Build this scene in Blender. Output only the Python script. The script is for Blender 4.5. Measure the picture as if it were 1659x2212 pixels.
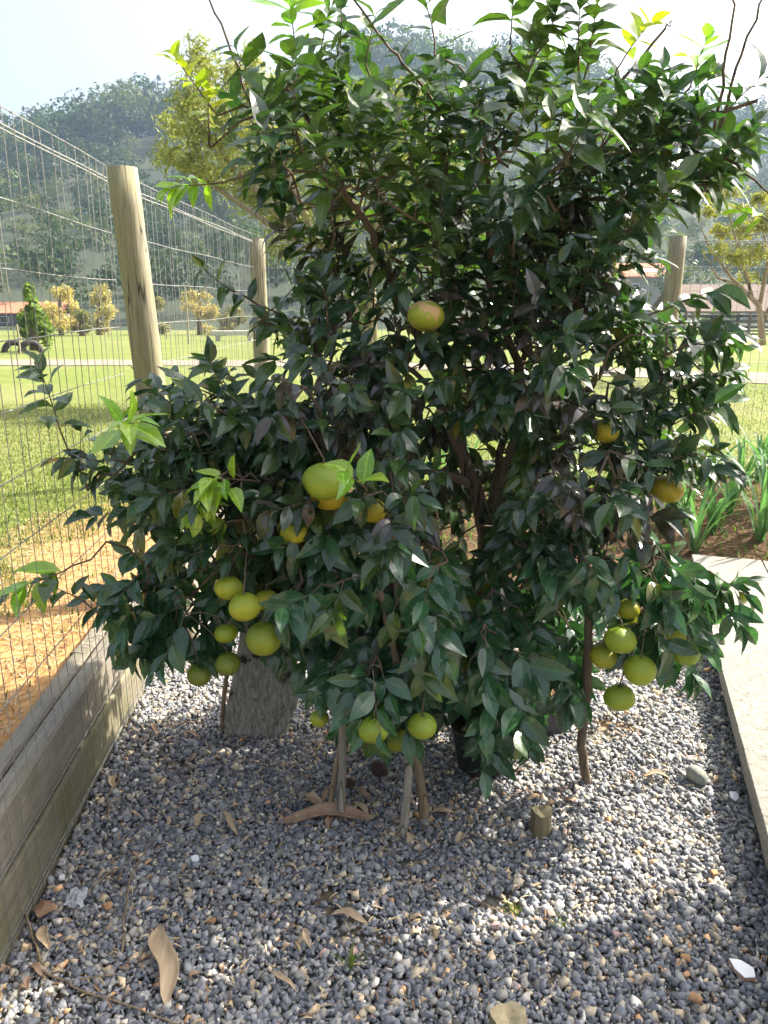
import bpy, bmesh, math, random
import numpy as np
from mathutils import Vector, Matrix, Quaternion
R = math.radians
random.seed(7); rng = np.random.default_rng(7)
scene = bpy.context.scene
for o in list(bpy.data.objects): bpy.data.objects.remove(o)
C = scene.collection

# ------------------------------------------------------------------ camera
CAM_H, PITCH, YAW, FPX = 1.5, R(15.2), R(3.23), 769.0
cam = bpy.data.cameras.new('camera'); cam_o = bpy.data.objects.new('camera', cam); C.objects.link(cam_o)
cam.sensor_fit = 'VERTICAL'; cam.sensor_height = 36.0; cam.lens = FPX / 1024 * 36.0
cam.clip_start = 0.05; cam.clip_end = 5000
cam_o.location = (0, 0, CAM_H); cam_o.rotation_euler = (math.pi/2 - PITCH, 0, -YAW)
scene.camera = cam_o
# ------------------------------------------------------------------ sky and sun
SUN_EL, SUN_AZ = R(39), R(64)          # azimuth from +Y towards +X
w = bpy.data.worlds.new('World'); scene.world = w; w.use_nodes = True
nt = w.node_tree; bg = nt.nodes['Background']
sky = nt.nodes.new('ShaderNodeTexSky'); sky.sky_type = 'NISHITA'; sky.sun_disc = False
sky.sun_elevation = SUN_EL; sky.sun_rotation = SUN_AZ
sky.air_density = 1.1; sky.dust_density = 8.0; sky.ozone_density = 2.5
hs = nt.nodes.new('ShaderNodeHueSaturation'); hs.inputs['Saturation'].default_value = .55
nt.links.new(sky.outputs[0], hs.inputs['Color']); nt.links.new(hs.outputs[0], bg.inputs[0]); bg.inputs[1].default_value = 0.125
sl = bpy.data.lights.new('sun', 'SUN'); sl.energy = 4.6; sl.angle = R(0.55); sl.color = (1.0, 0.92, 0.79)
so = bpy.data.objects.new('sun', sl); C.objects.link(so)
SUNV = Vector((math.cos(SUN_EL)*math.sin(SUN_AZ), math.cos(SUN_EL)*math.cos(SUN_AZ), math.sin(SUN_EL)))
so.rotation_euler = SUNV.to_track_quat('Z', 'Y').to_euler(); so.location = SUNV * 30
scene.view_settings.view_transform = 'Standard'; scene.view_settings.look = 'None'
scene.view_settings.gamma = 1.0; scene.view_settings.use_curve_mapping = False
scene.view_settings.exposure = 1.6

# ------------------------------------------------------------------ helpers
def at(fx, fy, X=None, Y=None, Z=None):
    """A point measured in the photograph (1659 wide copy) at a known world coordinate."""
    u = fx*768/1659 - 384; v = fy*768/1659 - 512
    r = Vector((math.cos(YAW), -math.sin(YAW), 0)); fh = Vector((math.sin(YAW), math.cos(YAW), 0))
    fw = fh*math.cos(PITCH) + Vector((0, 0, -math.sin(PITCH))); up = fh*math.sin(PITCH) + Vector((0, 0, math.cos(PITCH)))
    d = r*u + fw*FPX - up*v
    t = X/d.x if X is not None else (Y/d.y if Y is not None else (Z-CAM_H)/d.z)
    return d*t + Vector((0, 0, CAM_H))

def project(P):
    P = np.asarray(P, float) - np.array([0, 0, CAM_H])
    r = np.array([math.cos(YAW), -math.sin(YAW), 0]); fh = np.array([math.sin(YAW), math.cos(YAW), 0])
    fw = fh*math.cos(PITCH) + np.array([0, 0, -math.sin(PITCH)]); up = fh*math.sin(PITCH) + np.array([0, 0, math.cos(PITCH)])
    d = P @ fw
    return 384 + FPX*(P @ r)/d, 512 - FPX*(P @ up)/d, d

def tag(o, label=None, cat=None, group=None, kind=None):
    if label: o['label'] = label
    if cat: o['category'] = cat
    if group: o['group'] = group
    if kind: o['kind'] = kind
    return o
def link(name, me, m=None, parent=None, loc=None):
    o = bpy.data.objects.new(name, me); C.objects.link(o)
    if m is not None and me is not None and not me.materials: me.materials.append(m)
    if parent: o.parent = parent
    if loc is not None: o.location = loc
    return o
def empty(name, loc=(0, 0, 0), rz=0):
    o = bpy.data.objects.new(name, None); C.objects.link(o); o.location = loc; o.rotation_euler = (0, 0, rz)
    o.empty_display_size = .1
    return o
def npmesh(name, V, F, smooth=False, cols=None, rib=None):
    """V (n,3); F (m,k) faces of one size; cols per vertex rgb; rib per vertex float."""
    V = np.asarray(V, np.float32); F = np.asarray(F, np.int32)
    me = bpy.data.meshes.new(name); k = F.shape[1]
    me.vertices.add(len(V)); me.vertices.foreach_set('co', V.ravel())
    me.loops.add(F.size); me.loops.foreach_set('vertex_index', F.ravel())
    me.polygons.add(len(F)); me.polygons.foreach_set('loop_start', np.arange(0, F.size, k, dtype=np.int32))
    if smooth: me.polygons.foreach_set('use_smooth', np.ones(len(F), bool))
    if cols is not None:
        a = me.color_attributes.new('Col', 'FLOAT_COLOR', 'POINT')
        cc = np.ones((len(V), 4), np.float32); cc[:, :3] = cols; a.data.foreach_set('color', cc.ravel())
    if rib is not None:
        a = me.attributes.new('rib', 'FLOAT', 'POINT'); a.data.foreach_set('value', np.asarray(rib, np.float32))
    me.update(calc_edges=True); me.validate()
    return me
def pymesh(name, V, F, smooth=False):
    me = bpy.data.meshes.new(name); me.from_pydata([tuple(v) for v in V], [], F)
    if smooth: me.polygons.foreach_set('use_smooth', np.ones(len(F), bool))
    me.update(); return me
class MB:
    def __init__(s): s.v = []; s.f = []
    def box(s, x0, x1, y0, y1, z0, z1):
        n = len(s.v)
        s.v += [(x, y, z) for z in (z0, z1) for y in (y0, y1) for x in (x0, x1)]
        s.f += [tuple(n+i for i in q) for q in ((0, 2, 3, 1), (4, 5, 7, 6), (0, 1, 5, 4), (2, 6, 7, 3), (0, 4, 6, 2), (1, 3, 7, 5))]
        return s
    def tube(s, pts, rad, n=8, cap=True, jit=0):
        pts = [Vector(p) for p in pts]; base = len(s.v)
        if not hasattr(rad, '__len__'): rad = [rad]*len(pts)
        ref = None
        for i, p in enumerate(pts):
            t = (pts[min(i+1, len(pts)-1)] - pts[max(i-1, 0)]).normalized()
            if ref is None: ref = Vector((1, 0, 0)) if abs(t.x) < .8 else Vector((0, 1, 0))
            a = (ref - t*ref.dot(t)).normalized(); b = t.cross(a); ref = a
            for k in range(n):
                an = 2*math.pi*k/n; rr = rad[i]*(1 + random.uniform(-jit, jit))
                s.v.append(tuple(p + a*math.cos(an)*rr + b*math.sin(an)*rr))
        for i in range(len(pts)-1):
            for k in range(n):
                s.f.append((base+i*n+k, base+i*n+(k+1) % n, base+(i+1)*n+(k+1) % n, base+(i+1)*n+k))
        if cap:
            s.f.append(tuple(base+k for k in reversed(range(n)))); e = base+(len(pts)-1)*n
            s.f.append(tuple(e+k for k in range(n)))
        return s
    def build(s, name, m=None, parent=None, smooth=False, loc=None):
        return link(name, pymesh(name, s.v, s.f, smooth), m, parent, loc)
def bevel(o, wd=.004, seg=2):
    b = o.modifiers.new('bevel', 'BEVEL'); b.width = wd; b.segments = seg; b.limit_method = 'ANGLE'; return o

# ------------------------------------------------------------------ materials
def newmat(name):
    m = bpy.data.materials.new(name); m.use_nodes = True
    return m, m.node_tree, m.node_tree.nodes['Principled BSDF']
def N(t, typ, **kw):
    n = t.nodes.new(typ)
    for k, v in kw.items():
        if k.startswith('i_'): n.inputs[k[2:].replace('_', ' ')].default_value = v
        else: setattr(n, k, v)
    return n
def ramp(t, stops, src=None):
    r = t.nodes.new('ShaderNodeValToRGB'); e = r.color_ramp.elements
    while len(e) < len(stops): e.new(.5)
    for i, (p, c) in enumerate(stops): e[i].position = p; e[i].color = (*c, 1) if len(c) == 3 else c
    if src: t.links.new(src, r.inputs[0])
    return r
def coords(t, scale=(1, 1, 1), space='Object'):
    tc = t.nodes.new('ShaderNodeTexCoord'); mp = t.nodes.new('ShaderNodeMapping'); mp.inputs['Scale'].default_value = scale
    t.links.new(tc.outputs[space], mp.inputs[0]); return mp.outputs[0]
def worldpos(t, scale=(1, 1, 1)):
    g = t.nodes.new('ShaderNodeNewGeometry'); mp = t.nodes.new('ShaderNodeMapping'); mp.inputs['Scale'].default_value = scale
    t.links.new(g.outputs['Position'], mp.inputs[0]); return mp.outputs[0]
def noise(t, vec, scale, detail=4, rough=.6):
    n = N(t, 'ShaderNodeTexNoise'); n.inputs['Scale'].default_value = scale; n.inputs['Detail'].default_value = detail
    n.inputs['Roughness'].default_value = rough; t.links.new(vec, n.inputs['Vector']); return n.outputs['Fac']
def mixc(t, fac, a, b, mode='MIX'):
    n = t.nodes.new('ShaderNodeMix'); n.data_type = 'RGBA'; n.blend_type = mode
    for i, s in ((0, fac), (6, a), (7, b)):
        if isinstance(s, bpy.types.NodeSocket): t.links.new(s, n.inputs[i])
        elif isinstance(s, tuple): n.inputs[i].default_value = (*s, 1)
        else: n.inputs[i].default_value = s
    return n.outputs[2]
def bump(t, b, h, strength=.4, dist=.01):
    n = N(t, 'ShaderNodeBump'); n.inputs['Strength'].default_value = strength; n.inputs['Distance'].default_value = dist
    t.links.new(h, n.inputs['Height']); t.links.new(n.outputs[0], b.inputs['Normal'])
def simple(name, c1, c2, scale=8, rough=.8, bs=.3, bd=.005, stretch=(1, 1, 1), world=False, metal=0, spec=.5):
    m, t, b = newmat(name)
    v = worldpos(t, stretch) if world else coords(t, stretch)
    f = noise(t, v, scale, 6)
    r = ramp(t, [(.3, c1), (.7, c2)], f); t.links.new(r.outputs[0], b.inputs['Base Color'])
    b.inputs['Roughness'].default_value = rough; b.inputs['Metallic'].default_value = metal
    b.inputs['Specular IOR Level'].default_value = spec
    if bs: bump(t, b, noise(t, v, scale*3, 5), bs, bd)
    return m
def wood(name, light, dark, moss=None, streak=14, rough=.85, axis=2, crack=True):
    m, t, b = newmat(name)
    sc = [1.0, 1.0, 1.0]; sc[axis] = .06
    v = coords(t, tuple(s*streak for s in sc)); f = noise(t, v, 1.6, 8, .7)
    r = ramp(t, [(.32, dark), (.62, light)], f)
    v2 = coords(t, (1, 1, 1)); big = noise(t, v2, 3.0, 3)
    col = mixc(t, big, r.outputs[0], tuple(c*.72 for c in light), 'MIX') if moss is None else mixc(t, ramp(t, [(.42, (0, 0, 0)), (.66, (1, 1, 1))], big).outputs[0], r.outputs[0], moss)
    fine = noise(t, v, 7, 4); col = mixc(t, .25, col, ramp(t, [(.35, tuple(c*.5 for c in dark)), (.6, light)], fine).outputs[0])
    if crack:
        sc2 = [1.0, 1.0, 1.0]; sc2[axis] = .035; v3 = coords(t, tuple(q*streak*.55 for q in sc2)); cf = noise(t, v3, 1.0, 2, .4)
        cr = ramp(t, [(.0, (0, 0, 0)), (.485, (0, 0, 0)), (.5, (1, 1, 1)), (.515, (0, 0, 0)), (1, (0, 0, 0))], cf)
        col = mixc(t, cr.outputs[0], col, tuple(c*.22 for c in dark))
    t.links.new(col, b.inputs['Base Color']); b.inputs['Roughness'].default_value = rough
    b.inputs['Specular IOR Level'].default_value = .25
    bump(t, b, f, .6, .004)
    return m
def colattr_mat(name, rough=.8, spec=.3, var=None, bumps=None):
    m, t, b = newmat(name)
    a = N(t, 'ShaderNodeVertexColor', layer_name='Col')
    col = a.outputs[0]
    if var:
        f = noise(t, worldpos(t), var[0], 4); col = mixc(t, var[1], col, ramp(t, [(.3, (.25, .25, .25)), (.7, (1.6, 1.6, 1.6))], f).outputs[0], 'MULTIPLY')
    t.links.new(col, b.inputs['Base Color']); b.inputs['Roughness'].default_value = rough; b.inputs['Specular IOR Level'].default_value = spec
    if bumps: bump(t, b, noise(t, worldpos(t), bumps[0], 4), bumps[1], bumps[2])
    return m
def leafmat(name, rough=.34, trans=.28, spec=.5, ribbed=True, tboost=(1.5, 1.9, .5)):
    m, t, b = newmat(name)
    a = N(t, 'ShaderNodeVertexColor', layer_name='Col'); col = a.outputs[0]
    if ribbed:
        ra = N(t, 'ShaderNodeAttribute', attribute_name='rib')
        r = ramp(t, [(.03, (1, 1, 1)), (.14, (0, 0, 0))], ra.outputs['Fac'])
        rb = mixc(t, 1.0, col, (1.9, 1.8, 1.5), 'MULTIPLY')
        col2 = mixc(t, r.outputs[0], col, rb)
        f = noise(t, worldpos(t), 40, 4)
        col2 = mixc(t, .35, col2, ramp(t, [(.35, (.7, .7, .7)), (.68, (1.35, 1.3, 1.25))], f).outputs[0], 'MULTIPLY')
        g = N(t, 'ShaderNodeNewGeometry')
        under = mixc(t, .55, col2, (.10, .15, .07))
        col2 = mixc(t, g.outputs['Backfacing'], col2, under)
        rr = N(t, 'ShaderNodeMapRange'); rr.inputs[1].default_value = .3; rr.inputs[2].default_value = .7
        rr.inputs[3].default_value = rough-.07; rr.inputs[4].default_value = rough+.16
        t.links.new(f, rr.inputs[0]); t.links.new(rr.outputs[0], b.inputs['Roughness'])
        bump(t, b, noise(t, worldpos(t), 160, 2), .05, .002)
    else:
        col2 = col; b.inputs['Roughness'].default_value = rough
    t.links.new(col2, b.inputs['Base Color']); b.inputs['Specular IOR Level'].default_value = spec
    tr = N(t, 'ShaderNodeBsdfTranslucent'); tc = mixc(t, 1.0, col, tboost, 'MULTIPLY'); t.links.new(tc, tr.inputs[0])
    mx = N(t, 'ShaderNodeMixShader'); mx.inputs[0].default_value = trans
    out = t.nodes['Material Output']
    t.links.new(b.outputs[0], mx.inputs[1]); t.links.new(tr.outputs[0], mx.inputs[2]); t.links.new(mx.outputs[0], out.inputs[0])
    return m

M = {}
M['leaf'] = leafmat('citrus_leaf', .21, .28, 1.0)
M['far_leaf'] = leafmat('far_foliage', .6, .3, .2, False, (1.3, 1.4, .6))
M['strap'] = leafmat('strap_leaf', .4, .3, .4, True, (1.3, 1.6, .8))
M['grass'] = leafmat('grass_blade', .55, .35, .3, False, (1.3, 1.4, .6))
M['bark'] = wood('citrus_bark', (.20, .15, .105), (.07, .052, .04), None, 30)
M['stick'] = wood('dry_stick', (.36, .27, .17), (.16, .115, .075), None, 40)
M['stick_grey'] = wood('lichen_stick', (.42, .38, .30), (.10, .085, .07), None, 25)
M['post'] = wood('treated_post', (.38, .345, .26), (.13, .115, .085), (.29, .275, .13), 34)
M['plank'] = wood('weathered_plank', (.30, .27, .22), (.17, .15, .12), (.15, .138, .085), 26, .9, 1, False)
M['wire'] = simple('galvanised_wire', (.20, .20, .19), (.36, .36, .34), 60, .5, 0, 0, metal=.45)
M['stone_gravel'] = colattr_mat('gravel_stone', .85, .25, (90, .35), (220, .25, .002))
M['straw'] = colattr_mat('dry_straw', .85, .2)

# ================================================================== THE SETTING
# ---- gravel bed
def gravel_mat():
    m, t, b = newmat('gravel_ground')
    v = worldpos(t); vo = N(t, 'ShaderNodeTexVoronoi'); vo.inputs['Scale'].default_value = 60; t.links.new(v, vo.inputs['Vector'])
    r = ramp(t, [(0, (.12, .11, .095)), (.5, (.19, .17, .14)), (.8, (.28, .23, .17)), (1, (.36, .27, .17))], None)
    sep = N(t, 'ShaderNodeSeparateColor'); t.links.new(vo.outputs['Color'], sep.inputs[0]); t.links.new(sep.outputs[0], r.inputs[0])
    soil = ramp(t, [(.5, (0, 0, 0)), (.6, (1, 1, 1))], noise(t, v, 2.1, 5))
    col = mixc(t, soil.outputs[0], r.outputs[0], (.34, .20, .09))
    t.links.new(col, b.inputs['Base Color']); b.inputs['Roughness'].default_value = .95
    bump(t, b, vo.outputs['Distance'], .8, .01)
    return m
YR = 3.75   # where the gravel ends and the vegetable bed starts
gb = MB(); gb.box(-.84, 7, -7, YR, -.12, -.012); tag(gb.build('gravel_bed', gravel_mat()), kind='structure')

# ---- lawn sheet with the yard left out of it
def lawn_mat():
    m, t, b = newmat('lawn')
    v = worldpos(t); n1 = noise(t, v, .35, 5); n2 = noise(t, v, 9, 5)
    g = ramp(t, [(.25, (.09, .125, .026)), (.5, (.145, .18, .042)), (.75, (.22, .235, .075))], n2)
    col = mixc(t, ramp(t, [(.45, (0, 0, 0)), (.7, (1, 1, 1))], n1).outputs[0], g.outputs[0], (.21, .21, .085))
    # bare orange earth along the retaining planks
    sx = N(t, 'ShaderNodeSeparateXYZ'); t.links.new(v, sx.inputs[0])
    ad = N(t, 'ShaderNodeMath', operation='ADD'); t.links.new(sx.outputs[0], ad.inputs[0])
    sc = N(t, 'ShaderNodeMath', operation='MULTIPLY_ADD'); t.links.new(noise(t, v, 2.2, 5), sc.inputs[0]); sc.inputs[1].default_value = .9; sc.inputs[2].default_value = -.45
    t.links.new(sc.outputs[0], ad.inputs[1])
    mr = N(t, 'ShaderNodeMapRange'); mr.inputs[1].default_value = -1.72; mr.inputs[2].default_value = -1.42; t.links.new(ad.outputs[0], mr.inputs[0])
    my = N(t, 'ShaderNodeMapRange'); my.inputs[1].default_value = 5.2; my.inputs[2].default_value = 3.9; t.links.new(sx.outputs[1], my.inputs[0])
    mu = N(t, 'ShaderNodeMath', operation='MULTIPLY'); t.links.new(mr.outputs[0], mu.inputs[0]); t.links.new(my.outputs[0], mu.inputs[1])
    earth = ramp(t, [(.3, (.40, .20, .075)), (.7, (.56, .33, .14))], noise(t, v, 14, 6))
    col = mixc(t, mu.outputs[0], col, earth.outputs[0])
    t.links.new(col, b.inputs['Base Color']); b.inputs['Roughness'].default_value = .95; b.inputs['Specular IOR Level'].default_value = .1
    bump(t, b, n2, .5, .02)
    return m
ZL = .30
M['lawn'] = lawn_mat()
def zl(y):
    c = lambda a: min(1, max(0, a))
    return ZL - 1.1*c((y-12)/48) - .3*c((y-60)/20)
xs = [-900, -300, -100, -40, -15, -6, -3, -1.6, -.93, 7.0, 15, 40, 100, 300, 900]; ys = [-200, -60, -20, -7, 5.25, 9, 12, 24, 36, 48, 60, 80, 180, 400, 1000]
V = []; F = []
for j, y in enumerate(ys):
    for i, x in enumerate(xs): V.append((x, y, zl(y)))
n = len(xs)
for j in range(len(ys)-1):
    for i in range(n-1):
        if xs[i] >= -.94 and xs[i+1] <= 7.01 and ys[j] >= -7.1 and ys[j+1] <= 5.3: continue
        F.append((j*n+i, j*n+i+1, (j+1)*n+i+1, (j+1)*n+i))
tag(link('lawn', pymesh('lawn', V, F), M['lawn']), kind='structure')
# ---- vegetable bed soil behind the gravel
M['soil'] = simple('garden_soil', (.085, .052, .032), (.20, .125, .07), 14, .95, .8, .03, world=True, spec=.1)
V = []; F = []; nx, ny = 90, 30
for j in range(ny+1):
    for i in range(nx+1):
        x = -.84 + 7.84*i/nx; y = YR + (5.27-YR)*j/ny
        s = min(1, max(0, (y-YR)/(5.1-YR)))
        V.append((x, y, -.03 + .31*s*s*(3-2*s) + (random.uniform(-.012, .012) if 0 < j < ny else 0)))
for j in range(ny):
    for i in range(nx): a = j*(nx+1)+i; F.append((a, a+1, a+nx+2, a+nx+1))
tag(link('garden_soil', pymesh('garden_soil', V, F, True), M['soil']), kind='structure')
def soil_z(y):
    s = min(1, max(0, (y-YR)/(5.1-YR))); return -.03 + .31*s*s*(3-2*s) if y < 5.25 else ZL
# ---- dirt track across the meadow
M['track'] = simple('track_gravel', (.20, .17, .135), (.30, .26, .21), 3, .95, .3, .02, world=True, spec=.1)
cent = [(-60, 20.5), (-25, 19.6), (-8, 19.0), (-2, 18.2), (3, 16.0), (7, 12.8), (12, 10.5), (20, 8.5), (40, 6)]
V = []; F = []
for i in range(len(cent)*8-7):
    k = min(i//8, len(cent)-2); f = i/8-k
    a, b = Vector((*cent[k], 0)), Vector((*cent[k+1], 0)); p = a.lerp(b, f)
    d = (b-a).normalized(); nrm = Vector((-d.y, d.x, 0)); wd = 1.25*random.uniform(.9, 1.1)
    V += [tuple(q+Vector((0, 0, zl(q.y)+.012))) for q in (p+nrm*wd, p-nrm*wd)]
    if i: F.append((2*i-2, 2*i-1, 2*i+1, 2*i))
tag(link('track', pymesh('track', V, F), M['track']), kind='structure')

# ---- hills
def hill_h(x, y):
    x = np.asarray(x, float); y = np.asarray(y, float)
    s = np.clip((y-75)/190, 0, 1); s = s*s*(3-2*s)
    prof = 46 + 14*np.exp(-((x-25)/85)**2) - 16*np.exp(-((x+125)/45)**2) + 5*np.sin(x*.043) + 3*np.sin(x*.11+1)
    far = np.clip((y-280)/200, 0, 1)
    return -1.15 + s*prof*(1-.35*far) + s*(1-s)*10*np.sin(x*.05+y*.04)
gx = np.linspace(-420, 420, 90); gy = np.linspace(72, 520, 60)
X, Y = np.meshgrid(gx, gy); Z = hill_h(X, Y); Z[0] = -1.6
V = np.stack([X.ravel(), Y.ravel(), Z.ravel()], 1)
I = np.arange(len(gx)-1)[None] + np.arange(len(gy)-1)[:, None]*len(gx); I = I.ravel()
F = np.stack([I, I+1, I+1+len(gx), I+len(gx)], 1)
hm, t, b = newmat('hill_ground'); f = noise(t, worldpos(t), .03, 5)
t.links.new(ramp(t, [(.5, (.028, .042, .016)), (.66, (.05, .06, .025)), (.76, (.17, .12, .07))], f).outputs[0], b.inputs['Base Color']); b.inputs['Roughness'].default_value = 1
tag(link('hills', npmesh('hills', V, F, True), hm), kind='structure')

# ---- foliage clouds: many leaf-sized faces spread through lobes
def leaf_quads(P, size, rgb, up=.35, aspect=.6, jitter=.25, nrm=None):
    n = len(P); a = rng.normal(size=(n, 3)); a /= np.linalg.norm(a, axis=1)[:, None]
    h = rng.normal(size=(n, 3)); h[:, 2] += up
    if nrm is not None: h += nrm*1.2
    h /= np.linalg.norm(h, axis=1)[:, None]
    a -= h*(a*h).sum(1)[:, None]; a /= np.linalg.norm(a, axis=1)[:, None]; bb = np.cross(h, a)
    s = (size*rng.uniform(.55, 1.35, n))[:, None]
    V = np.stack([P-a*s, P+bb*s*aspect*.5+h*s*.12, P+a*s, P-bb*s*aspect*.5+h*s*.12], 1).reshape(-1, 3)
    F = np.arange(4*n).reshape(-1, 4)
    c = np.asarray(rgb)*(1 + rng.uniform(-jitter, jitter, (n, 1))) if np.ndim(rgb) == 1 else rgb
    return V, F, np.repeat(c, 4, 0)
def lobe_points(lobes, n, shell=.45):
    lob = np.asarray(lobes, float); wts = lob[:, 3]*lob[:, 4]*lob[:, 5]; wts = wts**.7; wts /= wts.sum()
    k = rng.choice(len(lob), n, p=wts); d = rng.normal(size=(n, 3)); d /= np.linalg.norm(d, axis=1)[:, None]
    r = (shell + (1-shell)*rng.random(n))[:, None]*rng.uniform(.8, 1.12, (n, 1))
    return lob[k, :3] + d*r*lob[k, 3:6], d
def clumpy(P, scale, keep):
    """leave gaps: drop points where a cheap 3d wave field is low"""
    q = P/scale; f = np.sin(q[:, 0]*2.1+q[:, 1]*1.3)+np.sin(q[:, 1]*2.7-q[:, 2]*1.9)+np.sin(q[:, 2]*2.3+q[:, 0]*1.1)
    return f > keep
def leafy_tree(name, base, stems, lobes, nleaf, size, rgb, label, cat, group=None, bark=None, shell=.4, gap=-.9, gscale=.35, aspect=.6, trunk_n=7):
    root = empty(name, base); tag(root, label, cat, group); B = Vector(base)
    mb = MB()
    for pts, rad in stems: mb.tube([Vector(p)-B for p in pts], rad, trunk_n)
    mb.build('trunk', bark or M['bark'], root, True)
    P, d = lobe_points(lobes, nleaf, shell); k = clumpy(P, gscale, gap); P = P[k]; d = d[k]
    V, F, c = leaf_quads(P - np.array(B), size, rgb, nrm=d, aspect=aspect)
    link('crown', npmesh('crown', V, F, False, c), M['far_leaf'], root)
    return root
# forest on the hill
pts = []
for _ in range(9000):
    x = rng.uniform(-300, 320); y = 84 + 225*rng.random()**.8
    if abs(x) > y*.75+30: continue
    pts.append((x, y))
pts = np.array(pts); keep = []
for i, p in enumerate(pts):
    if all((p[0]-q[0])**2+(p[1]-q[1])**2 > 17 for q in keep): keep.append(p)
keep = np.array(keep); VV = []; FF = []; CC = []; nv = 0
pal = np.array([[.034, .064, .018], [.05, .084, .022], [.07, .10, .03], [.04, .06, .026], [.10, .125, .04], [.03, .055, .02]])
for x, y in keep:
    if math.sin(x*.07+2)+math.sin(y*.09) > 1.75: continue
    z = float(hill_h(x, y)); hgt = random.uniform(5, 11)*(1.5 if y > 210 else .85); rx = hgt*random.uniform(.3, .48)
    lobes = [(x+random.uniform(-.6, .6)*rx, y+random.uniform(-.6, .6)*rx, z+hgt*random.uniform(.45, .85), rx*random.uniform(.55, .9), rx*random.uniform(.55, .9), hgt*random.uniform(.14, .26)) for _ in range(4)]
    n_ = 300 if y < 180 else 240
    P, d = lobe_points(lobes, n_, .7); c = pal[random.randrange(6)]
    V, F, cc = leaf_quads(P, hgt*.05, c, nrm=d*1.5, up=.6, aspect=.9); VV.append(V); FF.append(F+nv); CC.append(cc); nv += len(V)
tag(link('forest', npmesh('forest', np.concatenate(VV), np.concatenate(FF), False, np.concatenate(CC)), M['far_leaf']),
    'hazy dark green forest covering the hillside', 'forest', kind='stuff')
# tall trees along the ridge, each a thing
ridge = [(20, 255, 8), (50, 262, 7), (82, 246, 12), (98, 262, 10), (140, 252, 10), (165, 244, 11), (188, 236, 12), (205, 196, 17), (232, 182, 20), (262, 186, 18), (288, 205, 16),
         (318, 172, 20), (334, 160, 23), (352, 178, 20), (382, 192, 17), (410, 200, 17), (610, 170, 17), (690, 165, 15), (980, 120, 16), (1045, 116, 17), (1180, 150, 14), (1300, 150, 13), (1430, 160, 15), (1495, 172, 14), (1560, 196, 12), (1625, 190, 14), (1650, 205, 12)]
for i, (fx, fy, hgt) in enumerate(ridge):
    top = at(fx, fy, Y=262 + 12*math.sin(i*2.1)); zb = float(hill_h(top.x, top.y)) - 1.0
    H = max(9.0, top.z-zb); B = (top.x, top.y, zb); spread = H*.13
    lob = []
    slim = i in (11, 12, 4)
    for k in range(9):
        u = .34 + .62*k/8; s = spread*(1.0-.6*abs(u-.55)/.5)*(.75 if slim else 1.35)
        lob.append((top.x+random.uniform(-1, 1)*s, top.y+random.uniform(-1, 1)*s, zb+H*u, s*.75, s*.75, H*.055))
    leafy_tree('ridge_tree', B, [([(top.x, top.y, zb), (top.x+.3, top.y, zb+H*.5), (top.x, top.y, zb+H*.95)], [.35, .25, .08])], lob, 1500, .32, (.03, .042, .02),
               ('slim tall tree with tufted open crown on the hill ridge' if slim else 'tall dark leafy tree standing out on the hill ridge'), 'tree',
               'slim tufted trees on the ridge' if slim else 'tall trees on the ridge', gscale=2.2, gap=-.6)

# ================================================================== MIDDLE DISTANCE
def lobes_px(L, Y, dy=None):
    k = .4629/FPX
    out = []
    for (fx, fy, rx, ry) in L:
        y = Y + random.uniform(-.05, .05)*Y; p = at(fx, fy, Y=y)
        out.append((p.x, p.y, p.z, rx*k*Y, dy or (rx+ry)*.5*k*Y, ry*k*Y))
    return out
def stem_px(L, Y, rads): return ([tuple(at(a, b, Y=Y)) for a, b in L], rads)
M['pale_bark'] = wood('pale_bark', (.40, .33, .24), (.22, .17, .12), None, 10)
# feathery yellow-green tree beyond the fence
b0 = at(800, 745, Y=10); b0.z = zl(10)
Lb = [(430, 120, 45, 40), (410, 215, 50, 45), (450, 160, 50, 40), (500, 165, 40, 40), (540, 135, 30, 45), (560, 190, 60, 50), (390, 270, 55, 40), (450, 270, 70, 55), (520, 280, 80, 60), (365, 335, 45, 40), (420, 350, 70, 50),
      (500, 370, 80, 60), (570, 430, 80, 50), (620, 480, 70, 50), (650, 330, 90, 80), (720, 440, 80, 60), (760, 260, 80, 70), (840, 330, 80, 80), (880, 230, 60, 60), (900, 420, 80, 60), (960, 330, 70, 70), (700, 540, 60, 40), (600, 540, 50, 35), (850, 520, 70, 50), (1000, 480, 60, 60)]
leafy_tree('feathery_tree', tuple(b0), [stem_px([(800, 745), (745, 640), (620, 480), (500, 355), (420, 250), (400, 150)], 10, [.10, .085, .06, .04, .025, .008]),
    stem_px([(780, 700), (690, 540), (600, 330), (550, 170)], 10, [.08, .06, .035, .01]), stem_px([(800, 740), (800, 560), (830, 400), (870, 240)], 10, [.09, .06, .04, .01]),
    stem_px([(700, 560), (560, 470), (430, 380), (350, 330)], 10, [.05, .035, .02, .006]), stem_px([(800, 600), (920, 450), (980, 340)], 10, [.05, .03, .01])],
    lobes_px(Lb, 10), 21000, .052, (.30, .32, .12), 'feathery yellow-green tree leaning over the wire fence behind the citrus', 'tree', None, M['pale_bark'], .25, -1.0, .13, .45)
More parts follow.
